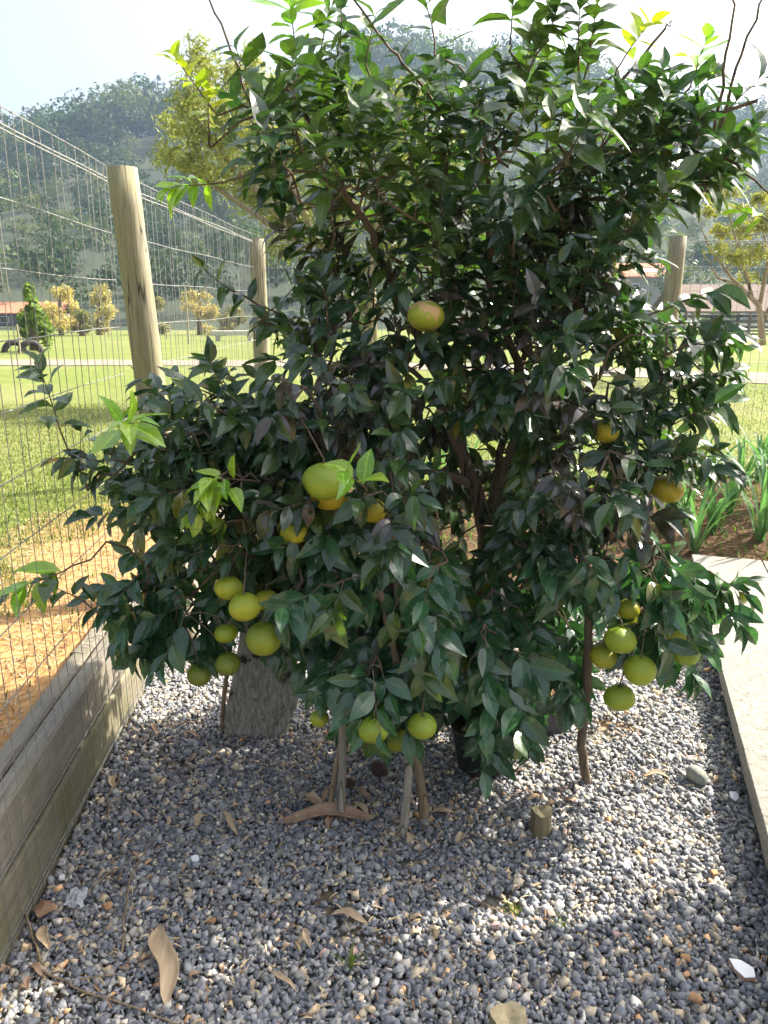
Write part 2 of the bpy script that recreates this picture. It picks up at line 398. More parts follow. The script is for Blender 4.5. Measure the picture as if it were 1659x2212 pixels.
# yellowing open tree on the right, past the rear fence
b0 = at(1648, 745, Y=13); b0.z = zl(13)
Lr = [(1500, 445, 22, 10), (1535, 425, 35, 16), (1580, 418, 40, 18), (1560, 395, 22, 14), (1530, 460, 30, 14), (1600, 455, 40, 18), (1640, 430, 30, 20), (1560, 500, 40, 22), (1610, 500, 45, 25), (1650, 480, 40, 25), (1545, 540, 40, 22),
      (1590, 560, 45, 25), (1640, 545, 45, 28), (1700, 450, 50, 30), (1720, 520, 50, 40), (1760, 470, 40, 40), (1620, 600, 40, 20)]
leafy_tree('yellowing_tree', tuple(b0), [stem_px([(1648, 745), (1640, 660), (1620, 640), (1580, 600), (1530, 530), (1500, 455)], 13, [.06, .05, .04, .028, .015, .006]),
    stem_px([(1640, 665), (1660, 560), (1640, 440)], 13, [.04, .028, .008]), stem_px([(1625, 640), (1590, 520), (1560, 410)], 13, [.03, .02, .007]), stem_px([(1650, 690), (1720, 560), (1760, 460)], 13, [.045, .03, .01]),
    stem_px([(1600, 620), (1550, 600), (1530, 560)], 13, [.03, .02, .008])],
    lobes_px(Lr, 13), 5200, .06, (.29, .29, .075), 'open yellowing tree with crooked branches past the rear fence', 'tree', None, M['pale_bark'], .2, -.3, .16, .5)
# bright broad-leaved shrub glimpsed through the citrus
b0 = at(1180, 730, Y=7.2); b0.z = zl(7)
leafy_tree('bright_shrub', tuple(b0), [stem_px([(1180, 735), (1160, 640), (1120, 580)], 7.2, [.03, .02, .006]), stem_px([(1185, 735), (1250, 650), (1290, 590)], 7.2, [.03, .02, .006])],
    lobes_px([(1120, 590, 40, 50), (1200, 620, 60, 50), (1290, 600, 45, 45), (1180, 680, 60, 40)], 7.2), 620, .11, (.12, .26, .03), 'bright green broad-leaved shrub glimpsed through the citrus gaps', 'shrub')
# narrow tree and half-buried tyres beside the track
Yc = 26.0; b0 = at(74, 752, Y=Yc); b0.z = zl(Yc)
leafy_tree('columnar_tree', tuple(b0), [stem_px([(76, 757), (72, 700), (66, 630)], Yc, [.16, .12, .03])],
    lobes_px([(62, 630, 12, 20), (66, 660, 18, 25), (60, 690, 22, 25), (82, 690, 22, 25), (95, 715, 18, 25), (104, 735, 12, 18), (58, 718, 18, 18)], Yc), 2600, .11, (.13, .20, .03),
    'narrow bright green tree beside the half-buried tyres', 'tree', None, None, .3, -1.3, .5)
M['rubber'] = simple('old_rubber', (.025, .022, .02), (.06, .05, .04), 10, .8, .2, .01)
for i, fx in enumerate((31, 66)):
    p = at(fx, 752, Y=Yc-.6); p.z = zl(Yc-.6) - .02
    mb = MB(); mb.tube([(.30*math.cos(a), 0, .33*math.sin(a)) for a in np.linspace(-.1, math.pi+.1, 15)], .095, 9)
    o = mb.build('half_buried_tyre', M['rubber'], None, True, p); o.rotation_euler = (0, 0, .5)
    tag(o, ('half-buried dark tyre right at the trunk of the narrow tree' if i else 'half-buried dark tyre standing further from the narrow tree'), 'tyre', 'half-buried tyres')
# yellow willows along the far edge of the meadow
for i, (fx, top, wd, Yy, rgb) in enumerate([(130, 596, 52, 58, (.50, .40, .15)), (212, 610, 48, 60, (.40, .34, .13)), (175, 668, 34, 56, (.20, .20, .07)), (430, 625, 60, 59, (.42, .34, .14)), (330, 640, 40, 60, (.24, .22, .08)), (500, 660, 40, 58, (.20, .19, .07)),
                                       (1350, 660, 60, 62, (.20, .21, .06)), (1560, 640, 60, 66, (.16, .19, .05))]):
    b0 = at(fx, 700, Y=Yy); b0.z = zl(Yy); L = []
    for k in range(9):
        u = random.random(); L.append((fx+random.uniform(-.7, .7)*wd*(1-.5*u), top+(722-top)*(.12+.8*(1-u)), wd*random.uniform(.3, .5), (722-top)*.16))
    lab = ['tall pale yellow willow at the far edge of the meadow', 'rounded olive-yellow willow next to the tallest yellow one', 'low olive shrub between the two yellow willows', 'wide tawny willow seen through the fence between the two left posts',
           'small tawny bush just right of the leaning fence post', 'low olive bush by the pale trough', 'dull green bush by the red-roofed house', 'dark green bush behind the open barn'][i]
    leafy_tree('willow_tree', tuple(b0), [([tuple(b0), tuple(at(fx, (top+720)/2, Y=Yy)), tuple(at(fx+4, top+15, Y=Yy))], [.2, .14, .04])], lobes_px(L, Yy), 2600, .16, rgb, lab, 'tree', 'far meadow trees', None, .25, -.9, .9)
# thin stakes in the meadow
for i, (fx, y0, y1, Yy) in enumerate([(36, 700, 755, 24), (232, 690, 725, 50), (302, 662, 742, 30), (334, 665, 742, 30), (358, 700, 728, 46), (366, 700, 728, 46), (444, 705, 727, 48), (400, 620, 735, 34), (540, 700, 730, 46)]):
    a = at(fx, y0, Y=Yy); z0 = zl(Yy)-.05
    mb = MB(); mb.tube([(0, 0, 0), (.01, 0, (a.z-z0)*.5), (0, 0, a.z-z0)], [.035, .033, .03], 6)
    tag(mb.build('field_stake', M['post'], None, False, (a.x, a.y, z0)), 'thin grey stake standing in the meadow beyond the fence', 'stake', 'thin meadow stakes')
# pale trough
M['concrete'] = simple('pale_concrete', (.48, .45, .40), (.64, .60, .54), 9, .9, .3, .004)
p = at(505, 722, Y=40); mb = MB(); mb.box(-1.1, 1.1, -.3, .3, .28, .5); r0 = empty('trough', (p.x, p.y, zl(40))); tag(r0, 'long pale concrete trough on low legs in the meadow', 'trough')
link('basin', pymesh('basin', mb.v, mb.f), M['concrete'], r0)
for x in (-.8, .8): MB().box(x-.1, x+.1, -.2, .2, -.02, .28).build('leg', M['concrete'], r0)

# ---- far buildings
M['render_wall'] = simple('rendered_wall', (.30, .28, .26), (.42, .40, .37), 1.5, .9, .1, .01)
M['dark_wall'] = simple('dark_boards', (.10, .10, .11), (.16, .15, .15), 2, .9, .1, .01)
M['red_tile'] = simple('red_roof_tile', (.40, .14, .07), (.56, .22, .12), 3, .85, .4, .03)
M['brown_tile'] = simple('brown_roof_tile', (.13, .09, .065), (.22, .155, .115), 5, .9, .5, .03, (1, 6, 1))
M['white_sheet'] = simple('white_roof_sheet', (.70, .70, .70), (.80, .80, .80), 2, .6, 0, 0)
M['glass'] = simple('dark_glass', (.03, .035, .04), (.05, .055, .06), 2, .15, 0, 0)
def gable_roof(mb, x0, x1, y0, y1, ze, zr, th=.12, ov=.4):
    ym = (y0+y1)/2
    a = [(x0-ov, y0-ov, ze), (x1+ov, y0-ov, ze), (x1+ov, ym, zr), (x0-ov, ym, zr), (x0-ov, y1+ov, ze), (x1+ov, y1+ov, ze)]
    n = len(mb.v); mb.v += a + [(p[0], p[1], p[2]-th) for p in a]
    for q in ((0, 1, 2, 3), (3, 2, 5, 4), (9, 8, 7, 6), (10, 11, 8, 9), (0, 6, 7, 1), (5, 11, 10, 4), (0, 3, 9, 6), (3, 4, 10, 9), (1, 7, 8, 2), (2, 8, 11, 5)): mb.f.append(tuple(n+i for i in q))
    return mb
def house(name, fxc, fye, fyr, Yy, wd, dp, zb, wallm, roofm, label, wins=3):
    pe = at(fxc, fye, Y=Yy); pr = at(fxc, fyr, Y=Yy); r = empty(name, (pe.x, Yy, zb)); tag(r, label, 'house')
    ze = pe.z-zb; zr = pr.z-zb
    wl = MB().box(-wd/2, wd/2, 0, dp, -.3, ze-.02).build('wall', wallm, r)
    gable_roof(MB(), -wd/2, wd/2, 0, dp, ze+.1, zr).build('roof', roofm, r)
    for k in range(wins):
        x = -wd/2 + wd*(k+.5)/wins
        f = MB().box(x-.5, x+.5, -.04, .0, ze*.45, ze*.85).build('window', M['white_sheet'], r)
        MB().box(x-.42, x+.42, -.06, -.041, ze*.48, ze*.82).build('pane', M['glass'], f)
    return r
house('red_roofed_house', 8, 678, 652, 84, 11, 6, -1.2, M['dark_wall'], M['red_tile'], 'low house with an orange-red tiled roof beside the narrow tree')
house('patched_house', 1405, 600, 566, 92, 7.0, 6, float(hill_h(40, 92)), M['render_wall'], M['red_tile'], 'house with a faded red roof patched with white sheets', 2)
p = at(1396, 576, Y=91); MB().box(-1.5, 1.2, -.04, .04, 0, .55).build('roof_patch', M['white_sheet'], None, False, None)
o = bpy.data.objects['roof_patch']; hr = bpy.data.objects['patched_house']; o.parent = hr; o.location = (-.5, -.25, at(1396, 590, Y=92).z-hr.location.z+.12)
o.rotation_euler = (R(-50), 0, 0)
p = at(232, 517, Y=165); zb = float(hill_h(p.x, 165)); r = empty('hillside_shed', (p.x, 165, min(zb, p.z-2.2))); tag(r, 'long white-roofed shed on the forested hillside', 'shed')
h = p.z - r.location.z
MB().box(-4.5, 4.5, 0, 4, -2, h-.3).build('wall', M['render_wall'], r); gable_roof(MB(), -4.5, 4.5, 0, 4, h-.2, h+.7).build('roof', M['white_sheet'], r)
# open barn
Yb = 55; pe = at(1560, 672, Y=Yb); pr = at(1560, 612, Y=Yb); zb = zl(Yb); bx0 = at(1492, 672, Y=Yb).x; r = empty('open_barn', (bx0, Yb, zb)); tag(r, 'open-sided barn with a wide brown tiled roof on posts', 'barn')
ze = pe.z-zb; zr = pr.z-zb; Lb = 11.0
gable_roof(MB(), 0, Lb, 0, 6, ze, zr, .14, .5).build('roof', M['brown_tile'], r)
for k in range(6):
    for yy in (0.1, 5.9): MB().box(.2+k*(Lb-.4)/5-.09, .2+k*(Lb-.4)/5+.09, yy-.09, yy+.09, -.2, ze+.05).build('post', M['stick'], r)
for k in range(4): MB().box(0.3, Lb-.3, 5.95, 6.02, .25+k*.42, .45+k*.42).build('rail', M['dark_wall'], r)
for k in range(3): MB().box(0.3, Lb-.3, .16, .22, .2+k*.3, .32+k*.3).build('rail', M['stick'], r)

# ================================================================== FENCE
def post_mesh(h, r0, r1, seed, lean=(0, 0)):
    rd = random.Random(seed); n = 40; rows = 14; V = []; F = []
    cr = [(rd.uniform(0, 6.28), rd.uniform(.03, .07), rd.uniform(0, .4), rd.uniform(.6, 1)) for _ in range(6)]
    kn = [(rd.uniform(0, 6.28), rd.uniform(.2, .9)) for _ in range(4)]
    for j in range(rows+1):
        u = j/rows; rr = r0+(r1-r0)*u
        for k in range(n):
            a = 2*math.pi*k/n; q = rr*(1+.015*math.sin(3*a+seed)+.01*math.sin(u*9+a))
            for ca, dp, u0, u1 in cr:
                da = abs((a-ca-.15*math.sin(u*4)+math.pi) % (2*math.pi)-math.pi)
                if da < .09 and u0 <= u <= u1: q -= rr*dp
            for ca, ku in kn:
                da = abs((a-ca+math.pi) % (2*math.pi)-math.pi); d2 = (da/.35)**2+((u-ku)/.05)**2
                q += rr*.07*math.exp(-d2)
            V.append((lean[0]*u+q*math.cos(a), lean[1]*u+q*math.sin(a), h*u))
    for j in range(rows):
        for k in range(n): F.append((j*n+k, j*n+(k+1) % n, (j+1)*n+(k+1) % n, (j+1)*n+k))
    V.append((lean[0], lean[1], h*1.002)); c = len(V)-1
    for k in range(n): F.append((rows*n+k, rows*n+(k+1) % n, c))
    V.append((0, 0, 0)); c = len(V)-1
    for k in range(n): F.append((k, c, (k+1) % n))
    return pymesh('post', V, F, True)
def wire_run(root, A, B, z0, heights, step, rv=.0012, rh=.0016, sag=0.0):
    A = Vector(A); B = Vector(B); L = (B-A).length; d = (B-A)/L; ztop = max(heights)
    me = None
    n = int(L/step)
    mbs = []
    for q in range(4):
        mb = MB(); off = random.uniform(-.004, .004)
        mb.tube([(0, 0, 0), (off, off, ztop*.35), (-off, 0, ztop*.7), (0, 0, ztop-z0)], rv, 5, False); mbs.append(pymesh('vertical_wire', mb.v, mb.f, True))
    for i in range(n+1):
        p = A + d*(i*step+.01)
        o = link('vertical_wire', mbs[i % 4], M['wire'], root, (p.x, p.y, z0)); o.rotation_euler = (random.uniform(-.004, .004), random.uniform(-.005, .005), random.uniform(0, 6))
    for h in heights:
        for dbl in ((0, .011) if h in (heights[1], heights[-1]) else (0,)):
            mb = MB(); k = max(3, int(L/.25)); ph = random.uniform(0, 6)
            nr = Vector((-d.y, d.x, 0))
            mb.tube([A+d*(L*i/k)+nr*(.0035)+Vector((0, 0, h+dbl-sag*math.sin(math.pi*i/k)+.003*math.sin(i*1.3+ph))) for i in range(k+1)], rh*(1.5 if h == heights[1] else 1), 5, False)
            mb.build('horizontal_wire', M['wire'], root, True)
HT = [1.957, 1.905, 1.74, 1.578, 1.415, 1.25, 1.086, .918, .75, .58, .40, .215, .03]
left = empty('wire_fence', (0, 0, 0)); tag(left, 'tall galvanised wire fence on round posts running along the retaining planks', 'fence')
P1 = (-.80, 3.15); P2 = (-.575, 5.7)
wire_run(left, (-.80, .55, 0), (-.795, 2.93, 0), .02, HT, .0655)
wire_run(left, (-.785, 3.16, 0), (-.585, 5.64, 0), .02, HT, .0655)
link('post', post_mesh(1.99, .062, .056, 3, (-.105, 0)), M['post'], left, (-.70, 3.17, 0)); left.children[-1]['label'] = 'thick grey-yellow round post leaning beside the bright shoot'
link('post', post_mesh(1.93, .06, .054, 8, (0, 0)), M['post'], left, (-.565, 5.7, 0))
link('post', post_mesh(1.95, .06, .056, 5, (0, 0)), M['post'], left, (-.85, .5, 0))
rear = empty('rear_wire_fence', (0, 5.6, 0)); tag(rear, 'square-mesh wire fence across the back behind the vegetable bed', 'fence')
wire_run(rear, (-.5, 5.68-5.6, .0), (2.25, 5.45-5.6, .0), .2, [1.955, 1.9, 1.74, 1.58, 1.42, 1.25, 1.09, .92, .75, .58, .4], .066, .0014, .0016)
wire_run(rear, (2.36, 5.44-5.6, .0), (5.6, 5.1-5.6, .0), .2, [1.955, 1.9, 1.74, 1.58, 1.42, 1.25, 1.09, .92, .75, .58, .4], .066, .0014, .0016)
link('post', post_mesh(1.94, .062, .056, 11, (0.02, 0)), M['post'], rear, (2.30, 5.44-5.6, 0))
link('post', post_mesh(1.94, .062, .056, 12, (0, 0)), M['post'], rear, (5.66, 5.1-5.6, 0))
# retaining planks
def plank(x0, x1, y0, y1, z0, z1, parent, seed):
    rd = random.Random(seed); V = []; F = []; n = 26
    for j in range(n+1):
        y = y0+(y1-y0)*j/n; wv = .004*math.sin(j*.5+seed); c = .008
        prof = [(x0+c, z0), (x1-c, z0), (x1, z0+c), (x1, z1-c), (x1-c, z1), (x0+c, z1), (x0, z1-c), (x0, z0+c)]
        for (x, z) in prof: V.append((x+wv*.6+rd.uniform(-.0015, .0015), y, z+wv+rd.uniform(-.0015, .0015)))
    for j in range(n):
        for k in range(8): F.append((j*8+k, (j+1)*8+k, (j+1)*8+(k+1) % 8, j*8+(k+1) % 8))
    F.append(tuple(range(8))); F.append(tuple(reversed(range(n*8, n*8+8))))
    return link('plank', pymesh('plank', V, F), M['plank'], parent)
rw = empty('retaining_planks', (0, 0, 0)); tag(rw, 'low retaining wall of weathered grey planks between gravel and bare earth', 'retaining wall')
M['plank_moss'] = wood('mossy_plank', (.25, .225, .16), (.13, .115, .08), (.12, .12, .05), 26, .95, 1, False)
plank(-.872, -.812, .2, 2.95, .185, .340, rw, 1); o = plank(-.868, -.806, .2, 2.98, -.03, .176, rw, 2); o.data.materials[0] = M['plank_moss']
plank(-.938, -.880, .2, 3.02, .165, .336, rw, 3); plank(-.936, -.878, .2, 2.99, -.03, .158, rw, 4)
plank(-.80, -.74, 3.28, 5.5, .17, .325, rw, 5); plank(-.805, -.738, 3.28, 5.5, -.03, .162, rw, 6)
MB().tube([(-.88, 1.60, .33), (-.878, 1.6, .352), (-.86, 1.615, .358), (-.845, 1.62, .35)], .003, 6).build('nail', simple('rust', (.06, .03, .02), (.12, .06, .03), 50, .9, 0), rw)
# rotten block lying on the bare earth
p = at(190, 1400, Z=ZL+.02); o = plank(-.03, .03, -.08, .08, 0, .045, None, 9); o.name = 'rotten_block'; o.location = (p.x, p.y, ZL-.005); o.rotation_euler = (0, .1, -.15)
tag(o, 'short mossy rotten block of wood lying on bare earth outside the planks', 'wood block')

# ================================================================== CONCRETE SLABS (right)
def slab_mat():
    m, t, b = newmat('slab_concrete'); v = worldpos(t)
    f = noise(t, v, 55, 6, .7); big = noise(t, v, 3, 4)
    c = ramp(t, [(.30, (.12, .108, .092)), (.45, (.25, .232, .20)), (.7, (.345, .325, .29))], f)
    col = mixc(t, ramp(t, [(.4, (0, 0, 0)), (.75, (.5, .5, .5))], big).outputs[0], c.outputs[0], (.21, .185, .145))
    sp = ramp(t, [(.30, (1, 1, 1)), (.36, (0, 0, 0))], noise(t, v, 95, 2)); col = mixc(t, sp.outputs[0], col, (.06, .052, .045))
    t.links.new(col, b.inputs['Base Color']); b.inputs['Roughness'].default_value = .92; bump(t, b, f, .7, .006); return m
M['slab'] = slab_mat()
def slab(corners, z0, z1, parent, seed):
    rd = random.Random(seed); pts = []
    for i in range(4):
        a = Vector((*corners[i], 0)); b = Vector((*corners[(i+1) % 4], 0)); k = max(2, int((b-a).length/.05))
        d = (b-a).normalized(); nr = Vector((-d.y, d.x, 0))
        for j in range(k): pts.append(a.lerp(b, j/k)+nr*rd.uniform(-.0012, .0012))
    n = len(pts); c = sum(pts, Vector())/n; V = []
    V += [(p.x, p.y, z0) for p in pts] + [(p.x, p.y, z1-.008) for p in pts] + [(*(p+(c-p).normalized()*.008).xy, z1+rd.uniform(-.0012, .0012)) for p in pts]
    F = []
    for r_ in (0, 1):
        for k in range(n): F.append((r_*n+k, r_*n+(k+1) % n, (r_+1)*n+(k+1) % n, (r_+1)*n+k))
    F.append(tuple(2*n+k for k in range(n)))
    return link('slab', pymesh('slab', V, F), M['slab'], parent)
wk = empty('concrete_walkway', (1.5, 2.5, 0)); tag(wk, 'pale rough concrete walkway slabs raised beside the gravel', 'walkway')
def off(c): return [(x-1.5, y-2.5) for x, y in c]
e0 = Vector((1.99, 4.07)); e1 = Vector((1.115, 1.68)); ed = (e1-e0).normalized(); en = Vector((-ed.y, ed.x))
e2 = e0+ed*5.6
slab(off([tuple(e0), tuple(e0+ed*5.4), tuple(e0+ed*5.4+en*.36), tuple(e0+en*.36)]), .062, .118, wk, 1)
slab(off([tuple(e0+en*.368), tuple(e0+ed*5.4+en*.368), tuple(e0+ed*5.4+en*1.0), tuple(e0+en*1.0)]), .062, .117, wk, 2)
for kk in (.25, 1.5, 2.8, 4.2, 5.2):
    q = e0+ed*kk+en*.5; mbb = MB().box(-.42, .42, -.05, .05, -.03, .061); oo = mbb.build('bearer', M['concrete'], wk, False, (q.x-1.5, q.y-2.5, 0)); oo.rotation_euler = (0, 0, math.atan2(en.y, en.x))

# ================================================================== CITRUS TREE
def leaf_variant(seed):
    rd = random.Random(seed); st = [0, .06, .18, .38, .6, .82, 1.0]; wd = [.012, .05, .17, .235, .215, .11, .0]
    fold = rd.uniform(.12, .5); dr = rd.uniform(.06, .5); tw = rd.uniform(-.35, .35); bend = rd.uniform(-.07, .07); wr = rd.uniform(.82, 1.08)
    V = []; rib = []
    for s, q in zip(st, wd):
        z = -dr*s*s + .03*math.sin(s*6+seed); a = tw*s; x0 = bend*math.sin(s*3.1); q *= wr
        y = s*(1-.25*dr*s)
        for sg in (-1, 0, 0, 1):
            xx = sg*q; zz = fold*abs(xx) + (.016*math.sin(s*9+seed+sg) if sg and .1 < s < .95 else 0)
            V.append((x0 + xx*math.cos(a)-zz*math.sin(a), y, z + xx*math.sin(a)+zz*math.cos(a))); rib.append(abs(sg)*1.0)
    F = []
    for j in range(len(st)-1):
        for k in (0, 2): a = j*4+k; F.append((a, a+1, a+5, a+4))
    return np.array(V), np.array(F), np.array(rib)
NV = 10; LV = [leaf_variant(i) for i in range(NV)]
class Leaves:
    def __init__(s): s.p = []; s.a = []; s.h = []; s.sc = []; s.c = []
    def add(s, p, a, h, sc, c): s.p.append(tuple(p)); s.a.append(tuple(a)); s.h.append(tuple(h)); s.sc.append(sc); s.c.append(c)
    def frames(s):
        A = np.array(s.a); A /= np.linalg.norm(A, axis=1)[:, None]; Hh = np.array(s.h); Hh -= A*(A*Hh).sum(1)[:, None]; Hh /= np.linalg.norm(Hh, axis=1)[:, None]
        X = np.cross(A, Hh); return np.array(s.p), X, A, Hh, np.array(s.sc), np.array(s.c)
def merged_leaves(name, L, idx, m, parent, origin=(0, 0, 0)):
    P, X, A, Hh, S, Cc = L.frames(); P = P - np.array(origin); VV = []; FF = []; CC = []; RR = []; nv = 0; var = np.arange(len(P)) % NV
    for v in range(NV):
        k = idx[var[idx] == v]
        if not len(k): continue
        v0, f0, r0 = LV[v]
        W = P[k][:, None] + S[k][:, None, None]*(v0[None, :, 0:1]*X[k][:, None] + v0[None, :, 1:2]*A[k][:, None] + v0[None, :, 2:3]*Hh[k][:, None])
        VV.append(W.reshape(-1, 3)); FF.append((f0[None]+np.arange(len(k))[:, None, None]*len(v0)).reshape(-1, 4)+nv); CC.append(np.repeat(Cc[k], len(v0), 0)); RR.append(np.tile(r0, len(k))); nv += len(k)*len(v0)
    return link(name, npmesh(name, np.concatenate(VV), np.concatenate(FF), True, np.concatenate(CC), np.concatenate(RR)), m, parent)
GREENS = [(.026, .066, .028), (.034, .080, .030), (.046, .098, .034), (.024, .056, .026), (.060, .118, .034), (.030, .074, .036)]*16 + [(.17, .18, .03), (.12, .16, .03)]
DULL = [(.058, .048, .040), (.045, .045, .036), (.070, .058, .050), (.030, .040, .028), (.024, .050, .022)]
LIME = [(.27, .44, .05), (.32, .48, .06), (.20, .38, .04)]
YEL = [(.38, .40, .02), (.32, .38, .03)]
MIDG = [(.060, .115, .022), (.075, .13, .025), (.05, .095, .022)]
LOWG = [(.036, .105, .050), (.046, .13, .058), (.040, .112, .046), (.060, .155, .062), (.032, .088, .044)]*20 + [(.16, .17, .03)]
LF = Leaves(); TW = []     # TW: (points, radii) for twigs
ZUP = Vector((0, 0, 1))
def rnd3(): return Vector((random.gauss(0, 1), random.gauss(0, 1), random.gauss(0, 1)))
def sprig(base, d, length, nl, ll, pal, out=Vector((0, -1, 0)), droop=.3, lf=LF, tw=TW, rad=.0022, spread=1.0):
    d = d.normalized(); pts = [base]; p = base.copy(); dd = d.copy(); k = 5
    for i in range(k):
        dd = (dd + rnd3()*.07 + Vector((0, 0, -.05*droop))).normalized(); p = p + dd*(length/k); pts.append(p.copy())
    tw.append((pts, [rad*(1-.65*i/k) for i in range(k+1)]))
    ph = random.uniform(0, 6.28); side = d.cross(ZUP)
    if side.length < .1: side = Vector((1, 0, 0))
    side.normalize(); oth = d.cross(side).normalized()
    for j in range(nl):
        u = 1-(1-(.15 + .85*(j+.6)/nl))**1.25 if nl > 1 else 1
        i = min(k-1, int(u*k)); q = pts[i].lerp(pts[i+1], u*k-i) if u < 1 else pts[-1]
        an = ph + j*2.4; perp = side*math.cos(an) + oth*math.sin(an)
        a = R(78-46*u)*spread
        ld = d*math.cos(a) + perp*math.sin(a); ld.z -= droop*random.uniform(.5, 1.4); ld.normalize()
        nr = ZUP*(1.0 if droop < .5 else .6) + out*(.55 if droop < .5 else .9) + rnd3()*.30
        if abs(nr.normalized().dot(ld)) > .93: nr = d + rnd3()*.3
        lf.add(q, ld, nr, ll*random.uniform(.7, 1.15)*(1-.22*max(0, u-.8)/.2), random.choice(pal))
# --- crown clumps: measured place in the picture, own depth, half sizes (picture px) and half depth (m)
CL = [(600, 190, 2.55, 140, 90, .28), (680, 300, 2.5, 160, 120, .32), (790, 140, 2.6, 120, 90, .28), (860, 320, 2.6, 180, 170, .38), (1060, 160, 2.5, 130, 130, .33), (1110, 350, 2.5, 210, 170, .42),
      (1310, 190, 2.5, 150, 110, .32), (1480, 260, 2.45, 150, 100, .28), (1560, 250, 2.35, 60, 60, .15), (1340, 350, 2.5, 160, 110, .38), (1230, 530, 2.6, 150, 150, .42), (930, 540, 2.72, 220, 140, .38), (790, 700, 2.6, 200, 110, .32),
      (700, 480, 2.65, 70, 90, .2), (1150, 760, 2.5, 270, 160, .45), (1440, 790, 2.5, 120, 120, .28), (700, 860, 2.35, 210, 120, .36), (430, 900, 2.35, 130, 100, .28), (330, 1020, 2.3, 150, 100, .26), (500, 1100, 2.25, 190, 140, .33),
      (320, 1270, 2.25, 80, 80, .18), (420, 1320, 2.2, 110, 110, .22), (770, 1040, 2.25, 210, 160, .40), (1240, 1010, 2.35, 180, 160, .40), (1430, 970, 2.4, 120, 120, .30), (660, 1250, 2.1, 140, 110, .26), (900, 1240, 2.15, 150, 105, .30),
      (1250, 1200, 2.25, 140, 90, .28), (800, 1450, 1.98, 130, 105, .18), (1060, 1430, 2.05, 110, 140, .22), (1075, 1570, 2.08, 70, 75, .12), (1410, 1230, 2.2, 120, 70, .22), (1400, 1350, 2.17, 110, 110, .18), (1530, 1270, 2.15, 60, 55, .13), (540, 1010, 2.4, 150, 120, .3), (1000, 1000, 2.85, 300, 220, .25), (1180, 640, 2.45, 170, 110, .25), (1120, 1170, 2.35, 110, 80, .2), (1030, 1290, 2.3, 110, 80, .2), (915, 1440, 1.98, 75, 95, .14), (600, 1300, 2.3, 90, 80, .14), (760, 1340, 2.35, 140, 100, .16), (940, 1400, 2.38, 140, 130, .18), (1180, 1320, 2.42, 110, 100, .16), (840, 1520, 2.25, 110, 60, .12), (1080, 1520, 2.3, 90, 80, .12), (1190, 1450, 2.2, 60, 70, .12)]
K = .4629/FPX
limbs = [  # picture points with depth, start and end radius
    ([(1052, 1560, 2.62), (1045, 1240, 2.58), (1050, 1150, 2.55), (1008, 1020, 2.58), (960, 850, 2.6), (890, 700, 2.6), (800, 500, 2.6), (700, 330, 2.58), (620, 190, 2.55)], .040, .006),
    ([(1050, 1155, 2.55), (1105, 980, 2.5), (1120, 780, 2.52), (1060, 600, 2.5), (1050, 380, 2.5), (1040, 200, 2.5)], .026, .005),
    ([(1110, 960, 2.5), (1200, 780, 2.5), (1300, 560, 2.5), (1380, 360, 2.5), (1470, 240, 2.45)], .02, .004),
    ([(1020, 1050, 2.57), (870, 1000, 2.4), (700, 980, 2.3), (520, 1050, 2.28), (360, 1010, 2.3)], .017, .004),
    ([(1100, 1000, 2.5), (1240, 930, 2.45), (1380, 880, 2.45), (1460, 790, 2.48)], .014, .004),
    ([(1060, 1300, 2.6), (900, 1240, 2.4), (700, 1240, 2.2), (520, 1190, 2.2), (420, 1280, 2.2)], .016, .004),
    ([(1060, 1250, 2.58), (1230, 1180, 2.35), (1330, 1210, 2.25), (1430, 1260, 2.18)], .014, .004),
    ([(1070, 1350, 2.6), (1060, 1330, 2.3), (1050, 1400, 2.1), (1075, 1540, 2.08)], .012, .004),
    ([(960, 860, 2.6), (860, 780, 2.5), (760, 740, 2.55)], .012, .004),
    ([(1052, 1400, 2.6), (960, 1330, 2.25), (860, 1320, 2.05), (800, 1430, 1.98)], .012, .004),
    ([(1060, 1100, 2.55), (1100, 900, 2.72), (1180, 600, 2.76), (1200, 350, 2.75)], .018, .004),
]
tree_base = at(1052, 1560, Y=2.62); tree_base.z = 0
root = empty('citrus_tree', tree_base); tag(root, 'large bushy citrus tree with dark glossy leaves and green-yellow fruit', 'tree')
nodes = []; par = []; nrad = []; trunk = MB()
for L_, ra, rb in limbs:
    pts = [at(a, b, Y=c) for a, b, c in L_]
    if L_[0][1] == 1560: pts[0] = Vector((tree_base.x, tree_base.y, -.03))
    fine = []
    for i in range(len(pts)-1):
        m = max(2, int((pts[i+1]-pts[i]).length/.06))
        for j in range(m): fine.append(pts[i].lerp(pts[i+1], j/m) + (rnd3()*.006 if fine else Vector()))
    fine.append(pts[-1]); nn = len(fine)
    rr = [ra+(rb-ra)*(i/(nn-1))**.8 for i in range(nn)]
    trunk.tube([p-tree_base for p in fine], rr, 9, True, .06)
    for p in fine: nodes.append(p)
trunk.build('trunk', M['bark'], root, True)
bases = []
centre = at(1000, 800, Y=2.6)
for (fx, fy, Y, rx, ry, rd) in CL:
    c = at(fx, fy, Y=Y); ex, ez = rx*K*Y*1.02, ry*K*Y*1.05
    n_ = int(rx*ry*math.pi/(3600 if fy < 450 else 2600 if fy < 650 else 1750))
    for _ in range(n_):
        d = rnd3().normalized(); r_ = .3+.7*random.random()**.6
        p = c + Vector((d.x*ex, d.y*rd, d.z*ez))*r_
        if fy < 420: p.z -= .07
        bases.append((p, d, fx, fy))
bases.sort(key=lambda q: (q[0]-centre).length)
NP = np.array([tuple(p) for p in nodes])
